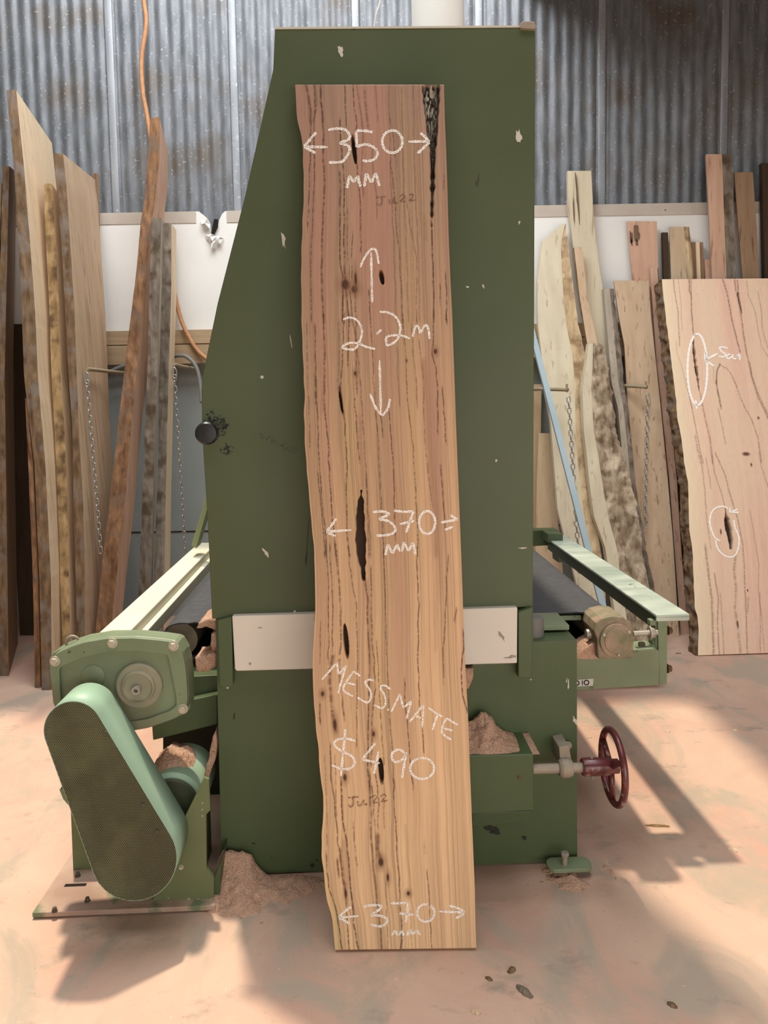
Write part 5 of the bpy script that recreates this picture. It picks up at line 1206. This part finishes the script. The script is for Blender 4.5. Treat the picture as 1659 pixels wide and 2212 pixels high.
# pale blue batten, plywood, plank next to the machine
o = board('painted_batten', 'pale blue painted batten leaning in front of the cream slab', [(1155 - 14.8, 1167 - 15.4, 700, 4.23), (1287, 1301, 1274, 3.98)], (0.0, 0.03, 0), front='wood', wood_m='pale', seed=27, cat='batten'); o.data.materials[0] = blue_bat
board('plywood_sheet', 'narrow plywood sheet standing behind the right side of the machine', [(1164, 1188, 936, 4.74), (1160, 1198, 1040, 4.71), (1158, 1207, 1137, 4.68)], (0.0, 0.018, 0), front='wood', wood_m='honey', seed=28, cat='plywood')
board('timber_plank', 'orange brown plank half hidden by the right edge of the machine', [(1148, 1170, 830, 4.91), (1146, 1168, 950, 4.89), (1140, 1160, 1137, 4.86)], (0.0, 0.02, 0), front='wood', wood_m='honey', seed=29, cat='plank')

# stains and split details as child marks
def mark(parent, items, Y, m, name):
    bm = bmesh.new()
    for c, rx, ry, an in items:
        pts = [P(x, y, Y) - parent.location for x, y in blob_poly(c, rx, ry, 14, 0.3, an, int(c[0] * 7 + c[1]))]
        v0 = [bm.verts.new(p) for p in pts]; v1 = [bm.verts.new(p + Vector((0, 0.02, 0))) for p in pts]
        bm.faces.new(v0)
        for i in range(len(v0)): j = (i + 1) % len(v0); bm.faces.new((v0[i], v1[i], v1[j], v0[j]))
    return obj(name, bm, m, parent)
stain = mat('dark_gum_stain', (0.13, 0.085, 0.05), (0.18, 0.12, 0.075), (30, 30, 8), 0.7)
ps = [o for o in bpy.data.objects if o.get('label', '').startswith('pink slab with two dark')][0]
mark(ps, [((1375, 505), 6, 20, -0.05), ((1364, 514), 3.5, 13, -0.1), ((1376, 530), 2.5, 14, -0.1), ((1367, 545), 1.6, 36, -0.12)], 4.872, stain, 'gum_stain')
cs = [o for o in bpy.data.objects if o.get('label', '').startswith('tall cream board with')][0]
mark(cs, [((1248, 430), 1.6, 52, -0.07), ((1240, 460), 1.2, 30, -0.05)], 4.872, stain, 'split')

# ---- big chalked slab on the right (fine front like the centre slab)
zb1 = conv(1400, 580, 1364 / 259); zb2 = conv(1400, 980, 1245 / 259)
YB, YT = None, None
bl = G(1510, 1416, 0.004); br = G(1800, 1405, 0.004)
T0 = P(1430, 604, 4.63); T1 = P(1720, 601, 4.63); br.y = bl.y + 0.02; br.x = P(1800, 1405, br.y).x; br.z = bl.z
BF = SlabFrame(bl, br, T0, T1)
bleft = zb1([(157, 122), (168, 260), (185, 400), (205, 600), (235, 800), (255, 1000), (275, 1150), (300, 1350), (320, 1500), (330, 1700), (375, 1900), (400, 2100)]) + zb2([(375, 100), (415, 300), (420, 500), (430, 800), (460, 1000), (470, 1200), (475, 1400), (485, 1600), (510, 1680), (525, 1800), (522, 1950), (520, 2095)])
bright = [(1718, 601), (1726, 700), (1738, 850), (1752, 1000), (1768, 1150), (1784, 1300), (1798, 1406)]
BLN = []
def bl_(cv, pts, wd=0.0030, st=0.68, dash=0.05): BLN.append((cv(pts), wd, st, dash))
bl_(zb1, [(290, 125), (300, 250), (340, 500), (350, 700), (360, 870)]); bl_(zb1, [(345, 125), (375, 400), (385, 700)], st=0.35); bl_(zb1, [(465, 125), (470, 250), (490, 300), (495, 500), (515, 740)], 0.0035, 0.8); bl_(zb1, [(488, 125), (488, 300)], 0.003)
bl_(zb1, [(850, 130), (895, 260), (925, 420), (955, 600), (1000, 770), (1045, 945)], 0.0045, 0.75); bl_(zb1, [(985, 135), (1000, 250), (1040, 420), (1065, 590), (1085, 750), (1120, 950), (1150, 1100), (1200, 1300), (1260, 1480), (1330, 1620), (1364, 1700)], 0.005, 0.65)
bl_(zb1, [(1015, 140), (1030, 300), (1060, 450)], 0.004, 0.8); bl_(zb1, [(1120, 140), (1135, 300), (1215, 480), (1250, 700), (1290, 880), (1364, 1000)], 0.003, 0.5); bl_(zb1, [(1250, 270), (1290, 480), (1300, 700), (1364, 900)], 0.003, 0.5)
bl_(zb1, [(745, 1080), (745, 1300)], 0.0025, 0.4); bl_(zb1, [(775, 1300), (785, 1160), (815, 1095)], 0.005, 0.75, 0.0); bl_(zb1, [(775, 1280), (795, 1400), (830, 1590)], 0.005, 0.85, 0.1); bl_(zb1, [(815, 1095), (845, 1110), (865, 1125)], 0.004, 0.7, 0)
bl_(zb1, [(890, 1130), (940, 1190), (1000, 1320), (1050, 1470), (1110, 1600), (1180, 1720), (1250, 1930), (1290, 2200)], 0.004, 0.6); bl_(zb1, [(800, 1600), (840, 1780), (880, 1990)], 0.003, 0.5)
bl_(zb1, [(440, 1250), (480, 1500), (520, 1700), (560, 1900), (600, 2100), (625, 2212)], 0.003, 0.6); bl_(zb1, [(590, 1400), (620, 1560), (660, 1750), (705, 1950), (735, 2212)], 0.005, 0.55); bl_(zb1, [(540, 1900), (560, 2050), (600, 2212)], 0.006, 0.45, 0.5)
bl_(zb1, [(320, 840), (330, 960), (380, 1100), (440, 1350), (500, 1600)], 0.0022, 0.4); bl_(zb1, [(1160, 1080), (1180, 1230), (1240, 1400), (1364, 1660)], 0.004, 0.5)
bl_(zb2, [(540, 0), (570, 200), (590, 400), (610, 700), (640, 900), (650, 980)], 0.003, 0.55); bl_(zb2, [(600, 50), (640, 250), (650, 350)], 0.003, 0.5); bl_(zb2, [(660, 0), (690, 200), (760, 400), (800, 560)], 0.003, 0.55); bl_(zb2, [(700, 0), (790, 200), (860, 450), (930, 680), (985, 950), (1000, 1200), (1005, 1400), (1020, 1700), (1030, 2090)], 0.004, 0.6)
bl_(zb2, [(595, 950), (620, 1200), (660, 1500), (670, 1750), (680, 2090)], 0.006, 0.6); bl_(zb2, [(690, 1250), (730, 1500), (720, 1750), (740, 2090)], 0.004, 0.6); bl_(zb2, [(750, 1450), (770, 1750), (790, 2090)], 0.003, 0.5)
bl_(zb2, [(910, 1040), (890, 1200), (915, 1400), (900, 1600), (930, 1800), (960, 2080)], 0.007, 0.5, 0.2); bl_(zb2, [(1150, 0), (1180, 150), (1245, 340)], 0.003, 0.5); bl_(zb2, [(1060, 600), (1110, 900), (1150, 1150), (1145, 1400), (1180, 1700), (1205, 2050)], 0.003, 0.4); bl_(zb2, [(1160, 1450), (1165, 1800), (1165, 2080)], 0.0035, 0.5); bl_(zb2, [(1040, 1500), (1035, 1650)], 0.004, 0.5)
for x0 in (1690, 1720, 1745, 1765): BLN.append(([(x0 - 30, 610), (x0 - 10, 900), (x0 + 5, 1100), (x0 + 15, 1400)], 0.004, 0.5, 0.2))
bhole1 = (zb1([(512, 805), (508, 930), (520, 1050), (535, 1150), (560, 1280), (580, 1400)]), zb1([(522, 805), (545, 930), (560, 1080), (580, 1200), (590, 1320), (592, 1400)]))
bhole2 = (zb2([(800, 560), (800, 650), (788, 700), (805, 800), (830, 880), (850, 990)]), zb2([(805, 560), (825, 640), (850, 680), (880, 800), (890, 900), (885, 990)]))
def big_hole_m(U, V): return np.maximum(np.maximum(poly_mask(U, V, BF, *bhole1), poly_mask(U, V, BF, *bhole2)), ell_mask(U, V, BF, zb1([(1047, 390)])[0], 2.5, 22, -0.1, 0.3))
def big_col(U, V, S):
    d = vnoise(S * 6 + 2, V * 0.9, 41)[..., None]; b = vnoise(S * 40, V * 1.5, 42)[..., None]
    c = np.array([0.80, 0.53, 0.40]) * (0.92 + 0.14 * b); c = c + (np.array([0.80, 0.60, 0.43]) - c) * np.clip((d - 0.4) * 2, 0, 0.8)
    c = c + (np.array([0.85, 0.69, 0.48]) - c) * np.clip(1 - S[..., None] / 0.22, 0, 1)
    dark = np.array([0.15, 0.075, 0.05])
    for i, (pts, wd, st, dash) in enumerate(BLN):
        mk = line_mask(U, V, BF, pts, wd, st, dash, i + 100)[..., None]; c = c + (dark - c) * mk
    for p, rx, ry in ((zb2([(755, 810)])[0], 1.8, 6), (zb1([(1255, 1700)])[0], 2.2, 3), (zb1([(1115, 2110)])[0], 8, 4), (zb2([(1072, 115)])[0], 2, 4), (zb2([(1033, 1420)])[0], 1.6, 3), (zb2([(930, 1770)])[0], 2, 8)):
        c = c + (dark - c) * ell_mask(U, V, BF, p, rx, ry, 0, 0.8)[..., None]
    return np.clip(c + (np.array([0.05, 0.03, 0.022]) - c) * big_hole_m(U, V)[..., None], 0.004, 0.92)
def big_disp(U, V, S): return -0.04 * big_hole_m(U, V)
big = grid_slab('timber_slab', BF, bleft, bright, 420, 1000, 0.085, big_col, big_disp, BK['brown'], WD['pink'], slab_front_m, side_rough=0.02, under=-0.012)
tag(big, 'big wide pink slab with chalk ovals around its holes at the right', 'timber slab', GR)
strokes('chalk_oval', big, BF, [zb1(circ((560, 1150), 112, 405, 100, 470, 26)), zb1([(790, 968), (720, 1005), (645, 1045)]), zb1([(650, 955), (648, 1000), (655, 1050), (700, 1080), (748, 1108)]), zb1([(540, 1500), (555, 1600)])], 0.0125, bold_chalk, 0.0014)
strokes('chalk_note', big, BF, [zb1(s) for s in ([(905, 910), (850, 895), (815, 900), (830, 940), (880, 975), (860, 1005), (800, 1000)], [(935, 975), (900, 985), (895, 1015), (925, 1025), (950, 1000)], [(960, 975), (965, 1020), (1000, 1025), (1010, 985)], [(1005, 1025), (1020, 985), (1040, 990), (1042, 1045)])], 0.0095, bold_chalk, 0.0014)
for fs in ([zb1(s) for s in ([(935, 1380), (890, 1390), (870, 1440), (940, 1440), (960, 1490), (920, 1520)], [(1050, 1370), (1000, 1380), (985, 1420), (1050, 1420), (1065, 1480), (1020, 1510)], [(1095, 1420), (1105, 1370), (1130, 1415), (1155, 1365), (1180, 1410)], [(1200, 1390), (1215, 1320), (1250, 1350), (1285, 1300), (1330, 1340)],
    [(540, 290), (620, 270)], [(620, 230), (545, 285), (590, 320)], [(1020, 270), (1150, 255), (1280, 250)], [(1210, 225), (1280, 250), (1220, 265)], [(940, 1720), (980, 1660), (1015, 1690)], [(870, 2070), (900, 2120), (990, 2100)])] +
    [zb2(s) for s in ([(780, 105), (880, 90)], [(1135, 95), (1130, 180), (1100, 185), (1170, 185)], [(1110, 235), (1150, 275), (1160, 230)], [(1200, 405), (1245, 400)], [(925, 1835), (1030, 1830)], [(970, 1800), (925, 1835), (975, 1870)], [(1145, 1745), (1100, 1780), (1130, 1820), (1140, 1865), (1105, 1880), (1110, 1830), (1145, 1745)], [(1225, 1770), (1190, 1790), (1220, 1830), (1185, 1865)])]):
    strokes('faint_chalk_mark', big, BF, [fs], 0.008, faint_chalk, 0.0012)
strokes('chalk_oval', big, BF, [zb2([(750, 905), (700, 880), (660, 800), (640, 700), (660, 610), (710, 560), (780, 548), (830, 570)]), zb2([(700, 900), (720, 980), (780, 1050), (850, 1075), (905, 1050), (940, 960), (940, 860), (900, 760), (890, 690)]), zb2([(930, 575), (850, 610)]), zb2([(945, 610), (850, 610)]), zb2([(850, 560), (848, 615)])], 0.0085, bold_chalk, 0.0014)

# ================================================================== RACK ARMS AND CHAINS
def rack(pts, label, wy=0.0):
    P3 = [P(*q) for q in pts]; wall = Vector((P3[-1].x, yb - 0.08 + wy, P3[-1].z)); P3.append(wall)
    root = empty('rack_arm', wall); tag(root, label, 'rack arm', 'steel rack arms sticking out of the back wall')
    m_ = mat('dusty_brown_steel', (0.30, 0.24, 0.15), (0.36, 0.29, 0.19), (30, 30, 30), 0.7)
    bm = bmesh.new(); add_tube(bm, [p - wall for p in P3], 0.0105, 12); obj('arm', bm, m_, root, auto=True)
    t = P3[0] - wall; d = (P3[1] - P3[0]).normalized()
    bm = bmesh.new(); add_lathe(bm, t + d * 0.008 + Vector((0, 0, -0.014)), (0, 0, 1), [(0, 0.006), (0.046, 0.006)], 10); obj('end_pin', bm, m_, root)
    return P3[0]
def chain(top, bot, label, link_len=0.042, hook=True, sway=0.0):
    top = Vector(top); bot = Vector(bot); bm = bmesh.new(); d = bot - top; n = max(4, int(d.length / (link_len * 0.74))); k = 0
    ax_ = d.normalized(); a, b = frame_of(ax_)
    for i in range(n):
        c = top + d * ((i + 0.5) / n); s = a if i % 2 else b
        pts = []
        for q in range(16):
            t = 2 * math.pi * q / 16; cx_ = math.cos(t); sy = math.sin(t)
            pts.append(c + s * (0.0095 * cx_) + ax_ * (link_len * 0.5 * 0.62 * sy + math.copysign(link_len * 0.5 * 0.26, sy)))
        add_tube(bm, [p - top for p in pts], 0.0030, 6, closed=True)
    o = obj('hanging_chain', bm, chain_m, None, smooth=True); o.location = top
    tag(o, label, 'chain', 'safety chains hanging from the rack arms')
    if hook:
        bm = bmesh.new(); pts = []
        for q in range(20):
            t = 2 * math.pi * q / 20; pts.append(Vector((0.013 * math.cos(t), 0, 0.030 * math.sin(t) + 0.012 - 0.004 * math.cos(t))))
        add_tube(bm, pts, 0.004, 8, closed=True); obj('snap_hook', bm, chain_m, o, smooth=True)
    return o
p = rack([(188, 797, 4.12)], 'rack arm in front of the wide pale slab on the left'); chain((p.x, p.y - 0.01, p.z - 0.06), P(218, 1195, 4.0), 'zinc chain hanging in front of the wide pale slab')
p = rack([(375, 787, 4.36), (395, 792, 4.6)], 'rack arm behind the left edge of the machine'); chain((p.x + 0.005, p.y - 0.01, p.z - 0.06), P(400, 1195, 4.42), 'zinc chain hanging beside the pale faced grey board')
p = rack([(1227, 842, 4.36), (1166, 840, 4.5)], 'rack arm in front of the cream pointed slab', 0.098); chain((p.x, p.y - 0.01, p.z - 0.04), P(1252, 1238, 4.14), 'zinc chain crossing the cream pointed slab', hook=False)
p = rack([(1398, 836, 4.55), (1350, 833, 4.650)], 'rack arm in front of the brown slab on the right', 0.098); chain((p.x, p.y - 0.01, p.z - 0.04), P(1394, 1140, 4.45), 'zinc chain hanging in front of the brown slab', hook=False)
# small green bracket and clutter behind the right end of the belt
o = world_box('machine_bracket', green_low, (0, 0, 0), (0.12, 0.08, 0.10)); pz0 = P(1160, 1176, 3.95); o.location = (pz0.x, 3.95, pz0.z)
bpy.data.objects.remove(o)
plate('rear_bracket', green_low, [(1150, 1146), (1206, 1145), (1206, 1177), (1150, 1180)], 1.66, 1.74)

# ================================================================== CHIPS ON THE FLOOR
def chip(px, py, ln, wd, ang, label, m=None, h=0.006, seed=0):
    p = G(px, py, 0); bm = bmesh.new(); n = 9; rows = []; r = random.Random(seed)
    for i in range(n + 1):
        t = i / n; ww = wd * (0.25 + 0.75 * math.sin(math.pi * min(max(t, 0.06), 0.94)) ** 0.6) * (1 + r.uniform(-.2, .2)); zz = h * (0.6 + 0.5 * math.sin(math.pi * t)) ; x = (t - 0.5) * ln
        rows.append([bm.verts.new((x, -ww / 2, 0.0005)), bm.verts.new((x, -ww * 0.25, zz + r.uniform(0, .002))), bm.verts.new((x, ww * 0.3, zz * 0.9)), bm.verts.new((x, ww / 2, 0.0005))])
    for i in range(n):
        for k in range(4): bm.faces.new((rows[i][k], rows[i][(k + 1) % 4], rows[i + 1][(k + 1) % 4], rows[i + 1][k]))
    bm.faces.new(rows[0]); bm.faces.new(rows[-1])
    o = obj('wood_chip', bm, m or BK['brown']); o.location = p; o.rotation_euler = (0, 0, ang); return tag(o, label, 'wood chip', 'wood chips on the floor')
chip(1133, 2144, 0.045, 0.018, -0.9, 'largest dark chip of bark on the floor right of the slab foot', BK['grey'], 0.010, 1)
chip(1105, 2098, 0.022, 0.014, 0.6, 'small dark chip above the largest chip of bark', BK['brown'], 0.009, 2)
chip(1056, 2116, 0.018, 0.009, -0.6, 'tiny dark sliver left of the other two chips', BK['brown'], 0.006, 3)
chip(1420, 1785, 0.075, 0.010, -0.12, 'long thin stick on the floor below the red hand wheel', BK['gold'], 0.006, 4)
chip(1452, 2173, 0.022, 0.012, -0.7, 'dark curl of bark near the lower right corner', BK['brown'], 0.007, 5)
chip(1583, 1837, 0.024, 0.012, -0.8, 'pale chip at the tip of the shadow on the right', WD['pale'], 0.006, 6)
chip(1271, 1594, 0.028, 0.009, 0.0, 'pale sliver on the floor above the hand wheel hub', WD['pale'], 0.004, 7)
chip(1443, 1581, 0.020, 0.010, 0.1, 'pale flake on the sunlit floor right of the hand wheel', WD['pale'], 0.004, 8)
chip(1588, 1578, 0.020, 0.009, 0.3, 'pale flake further right on the sunlit floor', WD['pale'], 0.004, 9)
chip(1027, 2187, 0.022, 0.014, -0.5, 'pale crumb of wood at the bottom centre of the floor', WD['tan'], 0.005, 10)
chip(1465, 1412, 0.030, 0.012, 0.1, 'dark chip at the foot of the big chalked slab', BK['brown'], 0.004, 11)
